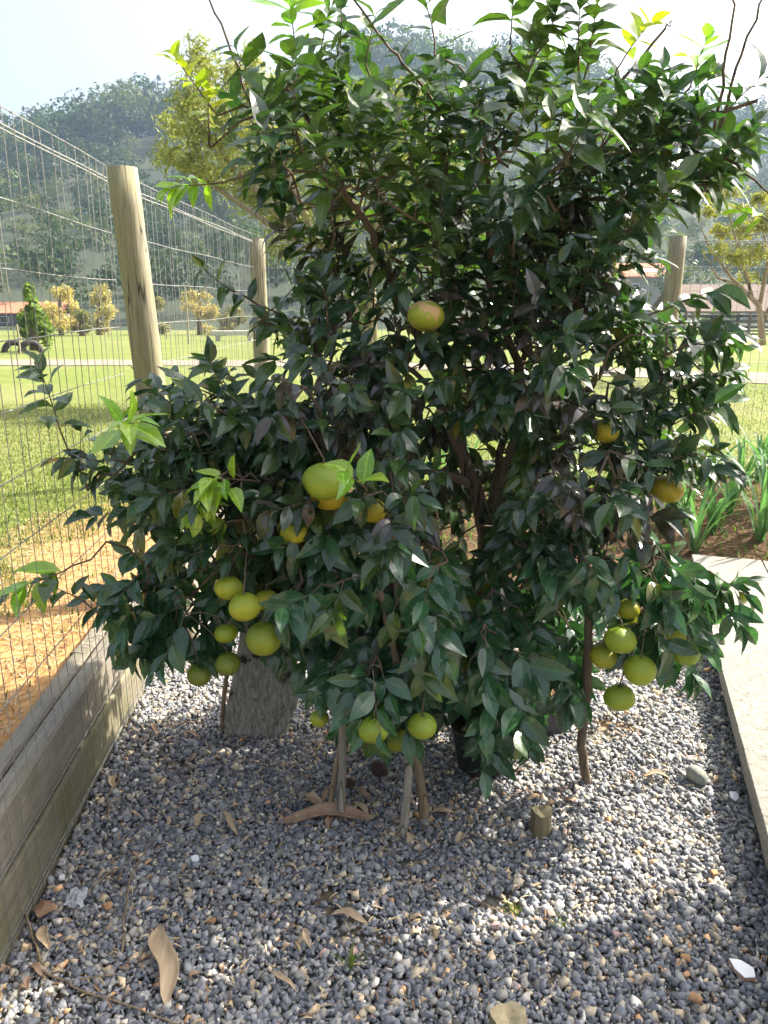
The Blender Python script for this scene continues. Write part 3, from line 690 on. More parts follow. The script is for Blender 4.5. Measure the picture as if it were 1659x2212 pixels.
for p, d, fx, fy in bases:
    out = (p - centre); out.z *= .6; out.normalize()
    low = fy > 1150
    hi = fy < 650
    dr = (d*.5 + out*(.6 if hi else .9) + Vector((0, 0, -.25 if low else .9 if hi else .2)) + rnd3()*.35).normalized()
    ln = random.uniform(.15, .25) if hi else random.uniform(.10, .19); b = p - dr*ln*.6
    k = int(np.argmin(((NP-np.array(b))**2).sum(1))); q = Vector(NP[k])
    mid = q.lerp(b, .55) + Vector((0, 0, .12*(b-q).length)) + rnd3()*.012
    if (b-q).length > .02: TW.append(([q, q.lerp(mid, .5), mid, mid.lerp(b, .55), b], [.0046, .0042, .0036, .003, .0024]))
    NP = np.vstack([NP, np.array([tuple(mid), tuple(b)])])
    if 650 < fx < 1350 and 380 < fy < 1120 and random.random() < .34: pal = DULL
    elif random.random() < (.6 if fy < 330 else .3 if fy < 600 else .05): pal = MIDG  # backlight put into the colour: more mid-green leaves towards the crown top
    elif fy > 1170: pal = LOWG
    else: pal = GREENS
    big = 1.12 if fy > 1180 else 1.0
    sprig(b, dr, ln, random.randint(9, 12) if hi else random.randint(7, 10), random.uniform(.080, .112)*(1.14 if hi else big), pal, (out*.6+Vector((0, -.5, 0))).normalized(), .55 if low else .30 if hi else .38)
# --- young shoots and other shoots that stand out: (base, tip, depth0, depth1, leaves, leaf length, palette, droop)
SH = [((190, 1060), (60, 790), 2.2, 2.1, 15, .078, MIDG, .1), ((225, 985), (285, 895), 2.2, 1.98, 11, .115, LIME, .05), ((560, 1040), (440, 1030), 2.1, 1.98, 8, .085, LIME, .3), ((470, 1030), (415, 1110), 2.0, 1.98, 8, .09, LIME, .5), ((800, 1070), (757, 1005), 1.95, 1.85, 8, .105, LIME, .12), ((520, 1060), (470, 1050), 2.05, 1.95, 7, .085, LIME, .2), ((1250, 120), (1245, -10), 2.45, 2.4, 8, .10, MIDG, .0), ((790, 140), (800, 30), 2.55, 2.5, 8, .10, MIDG, .0),
      ((230, 1170), (60, 1290), 2.1, 1.9, 9, .10, LIME+MIDG, .3), ((260, 1340), (110, 1260), 2.1, 2.0, 6, .085, MIDG, .2), ((480, 395), (365, 405), 2.5, 2.45, 12, .085, LIME, .05), ((470, 250), (385, 115), 2.5, 2.45, 13, .07, YEL, .0), ((455, 320), (440, 180), 2.5, 2.48, 8, .07, YEL, .1),
      ((640, 130), (630, -10), 2.5, 2.45, 12, .11, LIME, .0), ((690, 140), (700, 10), 2.6, 2.6, 9, .10, MIDG, .0), ((1330, 160), (1390, 35), 2.5, 2.45, 8, .09, YEL, .0), ((1490, 190), (1530, 80), 2.4, 2.35, 8, .11, LIME, .0), ((1160, 210), (1190, 120), 2.55, 2.5, 9, .10, LIME, .1),
      ((560, 660), (430, 590), 2.5, 2.4, 7, .075, MIDG, .2), ((940, 120), (935, -20), 2.4, 2.4, 8, .11, MIDG, .0), ((1100, 110), (1110, -30), 2.45, 2.45, 9, .10, MIDG, .0), ((1270, 140), (1290, -20), 2.45, 2.45, 9, .10, MIDG, .0), ((1180, 90), (1220, -30), 2.45, 2.45, 7, .09, GREENS, .0),
      ((730, 120), (745, 0), 2.55, 2.5, 6, .09, GREENS, .0), ((1400, 680), (1560, 620), 2.4, 2.35, 8, .105, GREENS, .6), ((1440, 700), (1560, 690), 2.35, 2.3, 8, .11, GREENS, .8), ((1470, 840), (1600, 780), 2.35, 2.35, 8, .07, MIDG, .3), ((1480, 900), (1560, 880), 2.3, 2.25, 9, .11, GREENS, .2),
      ((1330, 1120), (1440, 1100), 2.15, 2.1, 8, .11, DULL, .5), ((1500, 1290), (1620, 1260), 2.1, 2.05, 11, .075, GREENS, .3), ((860, 1290), (850, 1360), 1.95, 1.93, 6, .09, MIDG, .5), ((560, 700), (660, 600), 2.4, 2.3, 8, .10, GREENS, .2), ((720, 740), (690, 590), 2.35, 2.3, 7, .11, GREENS, .0),
      ((1560, 250), (1650, 150), 2.35, 2.3, 8, .10, GREENS, .3), ((1540, 330), (1640, 270), 2.35, 2.3, 8, .11, MIDG, .3), ((500, 860), (440, 780), 2.3, 2.25, 9, .085, GREENS, .2), ((400, 900), (300, 820), 2.3, 2.25, 9, .085, GREENS, .2)]
for (b_, t_, y0, y1, nl, ll, pal, dp) in SH:
    A = at(*b_, Y=y0); B = at(*t_, Y=y1); d = B-A
    k = int(np.argmin(((NP-np.array(A))**2).sum(1))); q = Vector(NP[k])
    TW.append(([q, q.lerp(A, .5)+Vector((0, 0, .02)), A], [.004, .0035, .003]))
    sp = d.length
    tail = min(sp, max(.10, nl*.016)); s0 = B - d.normalized()*tail
    if tail < sp: TW.append(([A, A.lerp(s0, .5)+rnd3()*.006, s0], [.003, .0028, .0026]))
    sprig(s0, d, tail, nl, ll*1.12, pal, Vector((0, -.9, .8)) if pal not in (GREENS, DULL) else Vector((0, -1, .5)), dp + .08, rad=.0026)
    if pal in (GREENS, MIDG, DULL) and sp > tail*1.3: sprig(A, d, sp*.5, 5, ll, GREENS, Vector((0, -1, .2)), .4)
# bare whips above the crown
for L_ in ([(600, 300, 2.55), (545, 230, 2.55), (505, 120, 2.5), (448, -8, 2.5), (440, -40, 2.5)], [(1545, 290, 2.35), (1565, 150, 2.3), (1588, 10, 2.3), (1592, -30, 2.3)], [(1555, 280, 2.35), (1590, 150, 2.3), (1640, 10, 2.25), (1655, -30, 2.25)],
           [(1000, 300, 2.5), (880, 150, 2.5), (830, 90, 2.5), (765, 0, 2.5), (750, -25, 2.5)], [(1330, 190, 2.45), (1440, 60, 2.4), (1452, 45, 2.4)], [(1520, 290, 2.4), (1100, 390, 2.35)], [(1640, 215, 2.3), (1300, 330, 2.4), (1150, 420, 2.45)], [(1560, 340, 2.35), (1620, 380, 2.3), (1665, 425, 2.3)]):
    p_ = [at(a, b, Y=c) for a, b, c in L_]
    f_ = []
    for i in range(len(p_)-1):
        for j in range(4): f_.append(p_[i].lerp(p_[i+1], j/4)+rnd3()*.003)
    f_.append(p_[-1]); TW.append((f_, [.0052-.0032*i/len(f_) for i in range(len(f_))]))
sprig(at(1665, 480, Y=2.25), Vector((-.25, 0, .1)), .10, 6, .085, LIME, Vector((0, -1, .2)), .2)
# twigs as one mesh
tm = MB()
for pts, rad in TW: tm.tube([p-tree_base for p in pts], rad, 5, False)
tag(tm.build('twigs', M['bark'], root, True), kind='stuff')
# broken dry stubs in the middle of the crown
for L_, ra in (([(880, 1445, 2.04), (872, 1330, 2.02), (885, 1300, 2.0), (893, 1255, 1.98)], .011), ([(880, 1330, 2.02), (860, 1270, 2.01), (845, 1235, 2.02)], .010), ([(880, 1320, 2.01), (920, 1312, 1.96)], .008)):
    mb = MB(); f_ = []; p_ = [at(a, b, Y=c)-tree_base for a, b, c in L_]
    for i in range(len(p_)-1):
        for j in range(3): f_.append(p_[i].lerp(p_[i+1], j/3))
    f_.append(p_[-1]); mb.tube(f_, [ra*(1-.35*i/len(f_)) for i in range(len(f_))], 8, True, .15); mb.build('branch_stub', M['stick_grey'], root, True)
G0 = (.20, .30, .025); G1 = (.27, .37, .03); YG = (.37, .41, .03); YO = (.47, .41, .025); SHG = (.15, .22, .03)  # last green is darkened: shade painted into the two low fence-side fruits
FR = [(920, 683, 2.32, 76, G1, 'round green fruit with a tan scar behind a slanting branch high in the tree', 1), (700, 1040, 1.98, 92, G1, 'large green-yellow fruit behind the bright lime shoot at the front of the tree'), (712, 1066, 2.06, 84, YO, 'yellow fruit half hidden under the large fruit by the lime shoot'),
      (806, 1103, 2.02, 58, YO, 'small yellow fruit just below the lime shoot at the tree front'), (636, 1150, 2.05, 62, YO, 'orange-yellow fruit half shaded by leaves with a dark blemish'), (494, 1270, 2.02, 64, YG, 'dull yellow-green fruit hanging just above the brightest fruit of the fence-side cluster'),
      (529, 1311, 1.94, 72, YG, 'brightest yellow-green fruit in the cluster above the grey slab'), (570, 1380, 1.98, 82, G1, 'big green fruit hanging right over the top of the grey slab'), (488, 1368, 2.06, 54, G1, 'small half-hidden fruit between leaves in the cluster above the grey slab'), (576, 1296, 2.06, 54, YO, 'orange fruit tucked behind the brightest fruit of the fence-side cluster'),
      (430, 1458, 2.08, 56, SHG, 'dark green shaded fruit hanging lowest on the fence side'), (492, 1434, 2.06, 58, SHG, 'shaded dark green fruit touching the edge of the grey slab'), (808, 1576, 1.80, 76, G1, 'wide light green fruit at the bottom of the middle leaf clump'), (912, 1568, 1.82, 70, G1, 'light green fruit beside the widest one under the middle clump'),
      (858, 1598, 1.90, 62, G0, 'green fruit behind the two light green ones under the middle clump'), (938, 1335, 2.03, 72, YO, 'yellow fruit behind leaves near the broken branch stubs'), (1440, 1057, 2.28, 76, YO, 'single yellow fruit at the tree edge in front of the leeks'), (1340, 1382, 1.98, 74, G1, 'squat green fruit at the top of the cluster beside the bark-covered stick'),
      (1304, 1418, 2.04, 62, YG, 'yellow-green fruit touching the tall bark-covered stick'), (1382, 1448, 1.97, 76, YG, 'bright yellow-green fruit in the middle of the cluster by the tall stick'), (1338, 1507, 1.99, 74, G1, 'lowest yellow-green fruit of the cluster by the tall stick'), (1450, 1374, 2.06, 68, YO, 'golden yellow fruit under leaves on the walkway side'),
      (1482, 1411, 2.04, 64, G1, 'green fruit hanging lowest on the walkway side'), (1358, 1316, 2.08, 52, YG, 'small yellow-green fruit high in the leaves by the tall stick'), (462, 1138, 2.06, 54, G0, 'green fruit partly hidden under a lime shoot on the fence side'), (1052, 1572, 2.0, 56, YO, 'yellow fruit deep in the leaf clump above the black pot'),
      (1310, 932, 2.3, 56, YO, 'orange-yellow fruit deep in shade high on the walkway side'), (690, 1552, 1.97, 44, YG, 'small fruit peeping out at the edge of the middle leaf clump')]
P, X_, A_, H_, S_, C_ = LF.frames(); keepm = np.ones(len(P), bool)
for q_ in (.25, .5, .8):
    u, v, dep = project(P + A_*S_[:, None]*q_)
    for f_ in FR:
        if any(q in f_[5] for q in ('deep', 'hidden', 'tucked', 'behind leaves', 'under leaves', 'peeping', 'shade')): continue
        c = at(f_[0], f_[1], Y=f_[2]); cu, cv, cd = project([tuple(c)])
        hit = (np.hypot(u-cu[0], v-cv[0]) < f_[3]*.4629*.5*.92) & (dep < cd[0]+.02)
        keepm &= ~(hit & (rng.random(len(P)) < .62))
for nm in ('p', 'a', 'h', 'sc', 'c'): setattr(LF, nm, [x for x, kk in zip(getattr(LF, nm), keepm) if kk])
# leaves: the 300 that show largest are objects, the rest one mesh
P, X_, A_, H_, S_, C_ = LF.frames(); MIDP = P + A_*S_[:, None]*.5
u, v, dep = project(MIDP); un, vn, _ = project(P); ut, vt, _ = project(P+A_*S_[:, None])
cell = {}
order = np.argsort(dep)
for i in order:
    if not (0 < u[i] < 768 and 0 < v[i] < 1024): continue
    kx = (int(u[i]//9), int(v[i]//9))
    if kx not in cell: cell[kx] = i
front = np.array(list(cell.values())); facing = np.abs((H_[front]*np.array([0, -1, .2])).sum(1))
score = np.hypot(ut-un, vt-vn)[front]*(.25+facing)
big = front[np.argsort(-score)[:300]]
rest = np.setdiff1d(np.arange(len(P)), big)
tag(merged_leaves('foliage', LF, rest, M['leaf'], root, tuple(tree_base)), kind='stuff')
lcache = {}
for i in big:
    key = (int(i) % NV, tuple(np.round(C_[i], 3)))
    if key not in lcache:
        v0, f0, r0 = LV[key[0]]; me = npmesh('leaf', v0, f0, True, np.tile(C_[i], (len(v0), 1)), r0); me.materials.append(M['leaf']); lcache[key] = me
    o = link('leaf', lcache[key], None, root); s = S_[i]
    mm = Matrix([[X_[i][r_]*s, A_[i][r_]*s, H_[i][r_]*s, P[i][r_]-tree_base[r_]] for r_ in range(3)] + [[0, 0, 0, 1]])
    o.matrix_local = mm
print('leaves', len(P), 'sprigs', len(bases))

# ================================================================== FRUIT
def fruit_mat(scar=False):
    m, t, b = newmat('scarred_peel' if scar else 'citrus_peel')
    oi = N(t, 'ShaderNodeObjectInfo'); f = noise(t, coords(t, (1, 1, 1)), 14, 4)
    r = ramp(t, [(.35, (0, 0, 0)), (.7, (1, 1, 1))], f)
    col = mixc(t, r.outputs[0], oi.outputs['Color'], mixc(t, .4, oi.outputs['Color'], (.50, .40, .02)))
    sx = N(t, 'ShaderNodeSeparateXYZ'); t.links.new(coords(t), sx.inputs[0]); ad = N(t, 'ShaderNodeMath', operation='MULTIPLY_ADD'); t.links.new(f, ad.inputs[0]); ad.inputs[1].default_value = .5; t.links.new(sx.outputs[2], ad.inputs[2])
    gt = ramp(t, [(.22, (0, 0, 0)), (.72, (.75, .75, .75))], ad.outputs[0]); col = mixc(t, gt.outputs[0], col, mixc(t, .75, col, (.11, .20, .015)))
    sp = ramp(t, [(.68, (0, 0, 0)), (.74, (1, 1, 1))], noise(t, coords(t), 60, 3)); col = mixc(t, sp.outputs[0], col, (.14, .10, .02))
    if scar:
        sc = ramp(t, [(.53, (0, 0, 0)), (.56, (1, 1, 1))], noise(t, coords(t), 3.2, 3)); col = mixc(t, sc.outputs[0], col, (.58, .38, .17))
    t.links.new(col, b.inputs['Base Color']); b.inputs['Roughness'].default_value = .36; b.inputs['Specular IOR Level'].default_value = .5
    b.inputs['Subsurface Weight'].default_value = .08; b.inputs['Subsurface Radius'].default_value = (.01, .008, .002); b.inputs['Subsurface Scale'].default_value = .3
    bump(t, b, noise(t, coords(t), 190, 2), .35, .002); return m
M['peel'] = fruit_mat(); M['peel_scar'] = fruit_mat(True)
M['calyx'] = simple('calyx', (.07, .10, .03), (.12, .14, .05), 60, .7, .2)
def fruit_mesh(seed, squash):
    rd = random.Random(seed); V = []; F = []; nu, nvv = 32, 20
    for j in range(nvv+1):
        th = math.pi*j/nvv
        for k in range(nu):
            a = 2*math.pi*k/nu; r = 1 + .018*math.sin(3*a+seed)*math.sin(th) + .012*math.cos(5*a+seed*2)*math.sin(th)
            x = r*math.sin(th); z = math.cos(th)*squash
            if th < .5: z -= .10*(1-th/.5)**2; z += .03*(1-abs(th-.35)/.35 if abs(th-.35) < .35 else 0)
            if th > 2.75: z += .07*((th-2.75)/.39)**2
            V.append((x*math.cos(a)*.5, x*math.sin(a)*.5, z*.5))
    for j in range(nvv):
        for k in range(nu): F.append((j*nu+k, (j+1)*nu+k, (j+1)*nu+(k+1) % nu, j*nu+(k+1) % nu))
    me = pymesh('citrus_fruit', V, F, True); return me
FM = [fruit_mesh(i, .80+.04*i) for i in range(4)]
ALLN = NP
for i, f_ in enumerate(FR):
    fx, fy, Y, dpx, col, lab = f_[:6]
    p = at(fx, fy, Y=Y); dia = dpx*K*Y*1.03
    o = link('citrus_fruit', FM[i % 4].copy(), None, None, p); o.data.materials.clear(); o.data.materials.append(M['peel_scar'] if len(f_) > 6 else M['peel'])
    o.scale = (dia,)*3; o.rotation_euler = (random.uniform(-.25, .25), random.uniform(-.25, .25), random.uniform(0, 6)); o.color = (*[c*random.uniform(.9, 1.1) for c in col], 1)
    tag(o, lab, 'fruit', 'fruit hanging in the citrus tree')
    bpy.context.view_layer.update()
    top = p + Vector((0, 0, dia*.36)); k = int(np.argmin(((ALLN-np.array(top)-np.array([0, 0, .05]))**2).sum(1) + 40*(np.maximum(0, top.z+.02-ALLN[:, 2]))**2)); q = Vector(ALLN[k])
    mi = o.matrix_world.inverted(); pts = [top, top+Vector((0, 0, .02)), top.lerp(q, .5)+Vector((0, 0, .02)), q]
    mb = MB(); mb.tube([mi @ a for a in pts], [.0024/dia, .0022/dia, .002/dia, .002/dia], 6); mb.build('stem', M['bark'], o, True)
    mb = MB(); mb.tube([mi @ (top+Vector((0, 0, -.004))), mi @ (top+Vector((0, 0, .004)))], [.011/dia, .006/dia], 7); mb.build('calyx', M['calyx'], o)

# ================================================================== STICKS, POTS, SLAB
def stick(L_, ra, rb, m, label, jit=.08, cat='stick'):
    pts = []
    for q in L_: pts.append(at(q[0], q[1], Z=0) if len(q) == 2 else at(q[0], q[1], Y=q[2]))
    B = pts[0].copy(); pts[0] = pts[0] - Vector((0, 0, .02)); f_ = []
    for i in range(len(pts)-1):
        m_ = max(2, int((pts[i+1]-pts[i]).length/.03))
        for j in range(m_): f_.append(pts[i].lerp(pts[i+1], j/m_)+rnd3()*.0012)
    f_.append(pts[-1]); n = len(f_); mb = MB(); mb.tube([p-B for p in f_], [ra+(rb-ra)*i/n for i in range(n)], 10, True, jit)
    return tag(mb.build('support_stick', m, None, True, B), label, cat, 'support sticks')
stick([(708, 1757), (722, 1680, 2.03), (736, 1605, 2.04), (742, 1500, 2.06)], .0085, .008, M['stick'], 'thin tan stick leaning against its thicker neighbour at the middle clump')
stick([(735, 1767), (738, 1690, 2.01), (742, 1605, 2.02), (745, 1480, 2.03)], .0125, .011, M['stick_grey'], 'thicker grey-brown stick beside the thin tan leaning one')
stick([(868, 1808), (880, 1720, 1.93), (882, 1620, 1.96), (880, 1440, 2.04)], .0125, .0115, M['stick_grey'], 'mottled grey stick with a ragged foot under the middle clump')
stick([(921, 1772), (908, 1690, 1.985), (892, 1605, 1.99), (850, 1400, 2.0), (820, 1275, 2.0)], .0145, .009, M['stick'], 'smooth tan stick leaning out behind the mottled grey one')
stick([(1270, 1692), (1255, 1610, 2.135), (1268, 1480, 2.13), (1272, 1340, 2.13), (1262, 1240, 2.14), (1250, 1170, 2.16)], .0155, .012, M['bark'], 'tall bark-covered stick standing alone beside the walkway-side fruit')
stick([(478, 1577), (484, 1500, 2.53), (492, 1450, 2.53)], .0085, .008, M['stick'], 'short thin stick standing at the edge of the grey slab')
# weathered slab stood on edge
def outline_slab(name, px, Y0, tilt, th, m, label, cat):
    pts = [at(a, b, Y=Y0) for a, b in px]; c = Vector((sum(p.x for p in pts)/len(pts), Y0, 0)); zmin = min(p.z for p in pts)
    V = []; n = len(pts)
    for k, dy in enumerate((0, th)):
        for p in pts: z = p.z-zmin; V.append((p.x-c.x, dy+z*tilt, z))
    F = [tuple(range(n)), tuple(reversed(range(n, 2*n)))] + [(k, k+n, (k+1) % n+n, (k+1) % n) for k in range(n)]
    o = link(name, pymesh(name, V, F), m, None, (c.x, Y0, -.015)); bevel(o, .006, 2); return tag(o, label, cat)
sm, t, b = newmat('lichen_slab'); v_ = coords(t); f = noise(t, coords(t, (40, 40, 9)), 2.5, 8, .75); g = noise(t, v_, 11, 5)
cc = ramp(t, [(.3, (.10, .088, .07)), (.5, (.33, .31, .26)), (.72, (.62, .60, .52))], f)
t.links.new(mixc(t, ramp(t, [(.53, (0, 0, 0)), (.6, (1, 1, 1))], g).outputs[0], cc.outputs[0], (.03, .032, .02)), b.inputs['Base Color']); b.inputs['Roughness'].default_value = .95; bump(t, b, f, .8, .006)
outline_slab('weathered_slab', [(478, 1590), (540, 1602), (590, 1600), (618, 1592), (626, 1560), (642, 1535), (648, 1500), (640, 1440), (625, 1390), (610, 1330), (520, 1330), (505, 1450), (490, 1520)][::-1], 2.47, .16, .06, sm,
             'weathered grey lichen-covered slab standing on edge in the gravel', 'slab')
# pots
M['pot_black'] = simple('black_plastic', (.018, .018, .02), (.03, .03, .032), 20, .5, .05, .001)
M['pot_grey'] = simple('faded_plastic', (.045, .046, .05), (.07, .072, .076), 12, .6, .05, .001)
def pot(p, r0, r1, h, m, label, tilt=(0, 0, 0)):
    o = empty('plant_pot', p); o.rotation_euler = tilt; tag(o, label, 'pot', 'plastic pots under the tree')
    n = 32; prof = [(0, 0), (r0, 0), (r1, h*.86), (r1*1.06, h*.87), (r1*1.06, h), (r1*.98, h), (r1*.96, h*.86), (r1*.93, h*.8), (0, h*.78)]
    V = []; F = []
    for (r, z) in prof[1:-1]: V += [(r*math.cos(6.28318*k/n), r*math.sin(6.28318*k/n), z) for k in range(n)]
    for j in range(len(prof)-3):
        for k in range(n): F.append((j*n+k, j*n+(k+1) % n, (j+1)*n+(k+1) % n, (j+1)*n+k))
    F.append(tuple(reversed(range(n)))); link('pot_wall', pymesh('pot_wall', V, F, False), m, o)
    MB().tube([(0, 0, h*.70), (0, 0, h*.80)], r1*.93, 24).build('potting_soil', M['soil'], o); return o
pot(at(1048, 1668, Y=2.22) * 1 and Vector((at(1048, 1690, Z=0).x, 2.24, -.004)), .075, .098, .17, M['pot_black'], 'black plastic pot in shade under the leaf clump')
pp = Vector((at(1190, 1590, Z=0).x, 2.5, -.004)); pot(pp, .08, .10, .15, M['pot_grey'], 'faded grey pot holding the strap-leaved plant')
# strap leaves
def strap_mesh(Ln, wd, arch, seed, col, fold=.35):
    rd = random.Random(seed); n = 9; V = []; rib = []; F = []; dirp = Vector((0, 0, 1)); p = Vector((0, 0, 0)); el = R(rd.uniform(70, 86))
    for j in range(n+1):
        u = j/n; w_ = wd*(1-.15*abs(u-.3))*(1 if u < .55 else max(.02, 1-((u-.55)/.45)**1.6)); e = el-arch*u*u*1.5
        for sg in (-1, 0, 1): V.append((sg*w_*.5, p.y, p.z+abs(sg)*w_*.5*fold)); rib.append(abs(sg))
        p = p + Vector((0, math.cos(e), math.sin(e)))*(Ln/n)
    for j in range(n):
        for k in range(2): a = j*3+k; F.append((a, a+1, a+4, a+3))
    c = np.tile(np.array(col)*rd.uniform(.85, 1.15), (len(V), 1)); me = npmesh('leaf', np.array(V), np.array(F), True, c, rib); me.materials.append(M['strap']); return me
def strap_plant(name, p, n, Ln, wd, col, label, cat, group, archr=(.5, 1.6), z=None):
    r = empty(name, p); tag(r, label, cat, group)
    for k in range(n):
        me = strap_mesh(Ln*random.uniform(.6, 1.1), wd*random.uniform(.8, 1.15), random.uniform(*archr), random.randrange(9999), col)
        o = link('leaf', me, None, r, (random.uniform(-.01, .01), random.uniform(-.01, .01), -.01)); o.rotation_euler = (0, 0, 2.4*k+random.uniform(-.4, .4))
    return r
strap_plant('strap_leaved_plant', (pp.x-.02, pp.y-.02, .11), 34, .46, .04, (.05, .115, .03), 'dark green strap-leaved plant growing in the faded grey pot', 'plant', None, (.8, 1.9))
for i, (fx, fy, n, Ln) in enumerate([(1500, 1195, 8, .42), (1540, 1150, 8, .40), (1575, 1110, 8, .42), (1640, 1170, 9, .50), (1658, 1090, 9, .50), (1600, 1060, 7, .36), (1480, 1130, 8, .36), (1545, 1040, 7, .36), (1640, 1020, 8, .40), (1500, 1050, 6, .34), (1440, 1150, 7, .34), (1390, 1110, 7, .32), (980, 1090, 7, .3), (1010, 1050, 7, .3), (940, 1050, 6, .3), (1700, 1120, 8, .45), (1735, 1180, 8, .45)]):
    y = 4.2; 
    for _ in range(12):
        q = at(fx, fy, Z=soil_z(y)); y = .5*y+.5*min(5.15, max(YR+.12, q.y))
    q = at(fx, fy, Y=y)
    strap_plant('leek_plant', (q.x, y, soil_z(y)-.01), n+2, Ln*1.45, .03, (.12, .24, .10), ('small leek glimpsed through the gap beside the citrus trunk' if i in (12, 13, 14) else 'strap-leaved leek growing right behind the walkway end' if i in (0, 1, 3, 10, 15, 16) else 'strap-leaved leek further back in the bed toward the rear fence'), 'leek', 'leeks in the vegetable bed', (.25, 1.5))

# ================================================================== GRAVEL STONES
def rock_variant(seed):
    rd = random.Random(seed); bm = bmesh.new()
    cs = [(x, y, z) for x in (-1, 1) for y in (-1, 1) for z in (-1, 1)]; rd.shuffle(cs); fl = rd.uniform(.26, .5)
    for x, y, z in cs[rd.choice((0, 0, 1, 2)):]: bm.verts.new((x*.82+rd.uniform(-.42, .42), y*.62+rd.uniform(-.38, .38), (z+rd.uniform(-.4, .4))*fl))
    res = bmesh.ops.convex_hull(bm, input=bm.verts); bmesh.ops.delete(bm, geom=[g for g in res['geom_interior'] if isinstance(g, bmesh.types.BMVert)], context='VERTS')
    bmesh.ops.triangulate(bm, faces=bm.faces[:]); bmesh.ops.recalc_face_normals(bm, faces=bm.faces[:]); bm.verts.index_update()
    V = np.array([v.co[:] for v in bm.verts]); F = np.array([[v.index for v in f.verts] for f in bm.faces]); bm.free(); return V, F
RV = [rock_variant(100+i) for i in range(16)]
SPC = np.array([[.085, .088, .095], [.062, .065, .072], [.115, .115, .118], [.145, .14, .132], [.108, .10, .09], [.18, .165, .14], [.23, .19, .135], [.29, .225, .145], [.33, .19, .10], [.34, .31, .26], [.25, .165, .135]])
SPP = np.array([.25, .20, .19, .13, .08, .06, .045, .022, .006, .014, .004]); SPP /= SPP.sum()
def stones(name, pts, size, m):
    n = len(pts); var = rng.integers(0, 16, n); q = rng.normal(size=(n, 4)); q[:, 1:3] *= .45; q /= np.linalg.norm(q, axis=1)[:, None]
    w_, x, y, z = q.T; Rm = np.stack([1-2*(y*y+z*z), 2*(x*y-z*w_), 2*(x*z+y*w_), 2*(x*y+z*w_), 1-2*(x*x+z*z), 2*(y*z-x*w_), 2*(x*z-y*w_), 2*(y*z+x*w_), 1-2*(x*x+y*y)], 1).reshape(-1, 3, 3)
    s = size*rng.lognormal(-.04, .40, n); s = np.clip(s, size*.35, size*2.1); col = SPC[rng.choice(len(SPC), n, p=SPP)]*rng.uniform(.75, 1.25, (n, 1))*2.75
    VV = []; FF = []; CC = []; nv = 0
    for v in range(16):
        k = np.where(var == v)[0]; v0, f0 = RV[v]
        W = pts[k][:, None]+np.einsum('nij,vj->nvi', Rm[k], v0)*s[k][:, None, None]
        VV.append(W.reshape(-1, 3)); FF.append((f0[None]+np.arange(len(k))[:, None, None]*len(v0)).reshape(-1, 3)+nv); CC.append(np.repeat(col[k], len(v0), 0)); nv += len(k)*len(v0)
    return link(name, npmesh(name, np.concatenate(VV), np.concatenate(FF), False, np.concatenate(CC)), m)
def grid_pts(x0, x1, y0, y1, st):
    gx, gy = np.meshgrid(np.arange(x0, x1, st), np.arange(y0, y1, st)); p = np.stack([gx.ravel(), gy.ravel()], 1); return p + rng.uniform(-.6, .6, p.shape)*st
p = grid_pts(-.80, 2.2, 1.0, YR+.05, .0091)
vis = (p[:, 0] > -.8) & (p[:, 0] < .62*p[:, 1]+.55)
sd = (p[:, 0]-e0.x)*en.x+(p[:, 1]-e0.y)*en.y; vis &= sd < .12
wave = np.sin(p[:, 0]*5.1+1)*np.sin(p[:, 1]*4.3+.4)+.5*np.sin(p[:, 0]*11+p[:, 1]*9); thin = (wave > 1.02) & (rng.random(len(p)) < .55); vis &= ~thin
for hx, hy, hr in ((1320, 1570, .13), (1070, 1950, .07), (1290, 1590, .08), (880, 1860, .05), (1100, 1975, .05)):
    q = at(hx, hy, Z=0); vis &= ~((np.hypot(p[:, 0]-q.x, (p[:, 1]-q.y)*1.5) < hr*rng.uniform(.5, 1.1, len(p))) & (rng.random(len(p)) < .8))
p = p[vis]; z = .002+.007*np.sin(p[:, 0]*7)*np.sin(p[:, 1]*6)+rng.uniform(-.005, .006, len(p))
g = stones('gravel', np.column_stack([p, z]), .0072, M['stone_gravel']); tag(g, 'loose blue-grey crushed stone covering the yard under the tree', 'gravel', kind='stuff')
print('stones', len(p))
# ================================================================== GRASS and straw
def blades(name, P, h, wd, cols, m, lean=.5, flat=False):
    n = len(P); a = rng.uniform(0, 6.283, n); l = rng.uniform(.1, 1, n)*lean; hh = h*rng.uniform(.5, 1.3, n); ww = wd*rng.uniform(.6, 1.3, n)
    dx, dy = np.cos(a), np.sin(a); sx, sy = -dy, dx
    def pt(u, s): return np.stack([P[:, 0]+dx*hh*l*u*u+sx*ww*s, P[:, 1]+dy*hh*l*u*u+sy*ww*s, P[:, 2]+(hh*u*(1-.3*l*u) if not flat else .004+hh*0+.006*np.sin(u*3))], 1)
    if flat:
        def pt(u, s): return np.stack([P[:, 0]+dx*hh*u+sx*ww*s, P[:, 1]+dy*hh*u+sy*ww*s, P[:, 2]+.003+.012*l*np.sin(u*3.1)], 1)
    V = np.stack([pt(0, -.5), pt(0, .5), pt(.55, .45), pt(.55, -.45), pt(1, .06), pt(1, -.06)], 1).reshape(-1, 3); b_ = np.arange(n)[:, None]*6
    F = np.concatenate([b_+np.array([[0, 1, 2, 3]]), b_+np.array([[3, 2, 4, 5]])])
    return link(name, npmesh(name, V, F, False, np.repeat(cols, 6, 0)), m)
GP = np.array([[.12, .17, .035], [.17, .21, .05], [.24, .245, .085], [.09, .145, .03], [.30, .28, .13]])
n = 120000; yy = 1.2+8.5*rng.random(n)**1.5; xx = -1.0-rng.random(n)*(yy*.6+1.2)
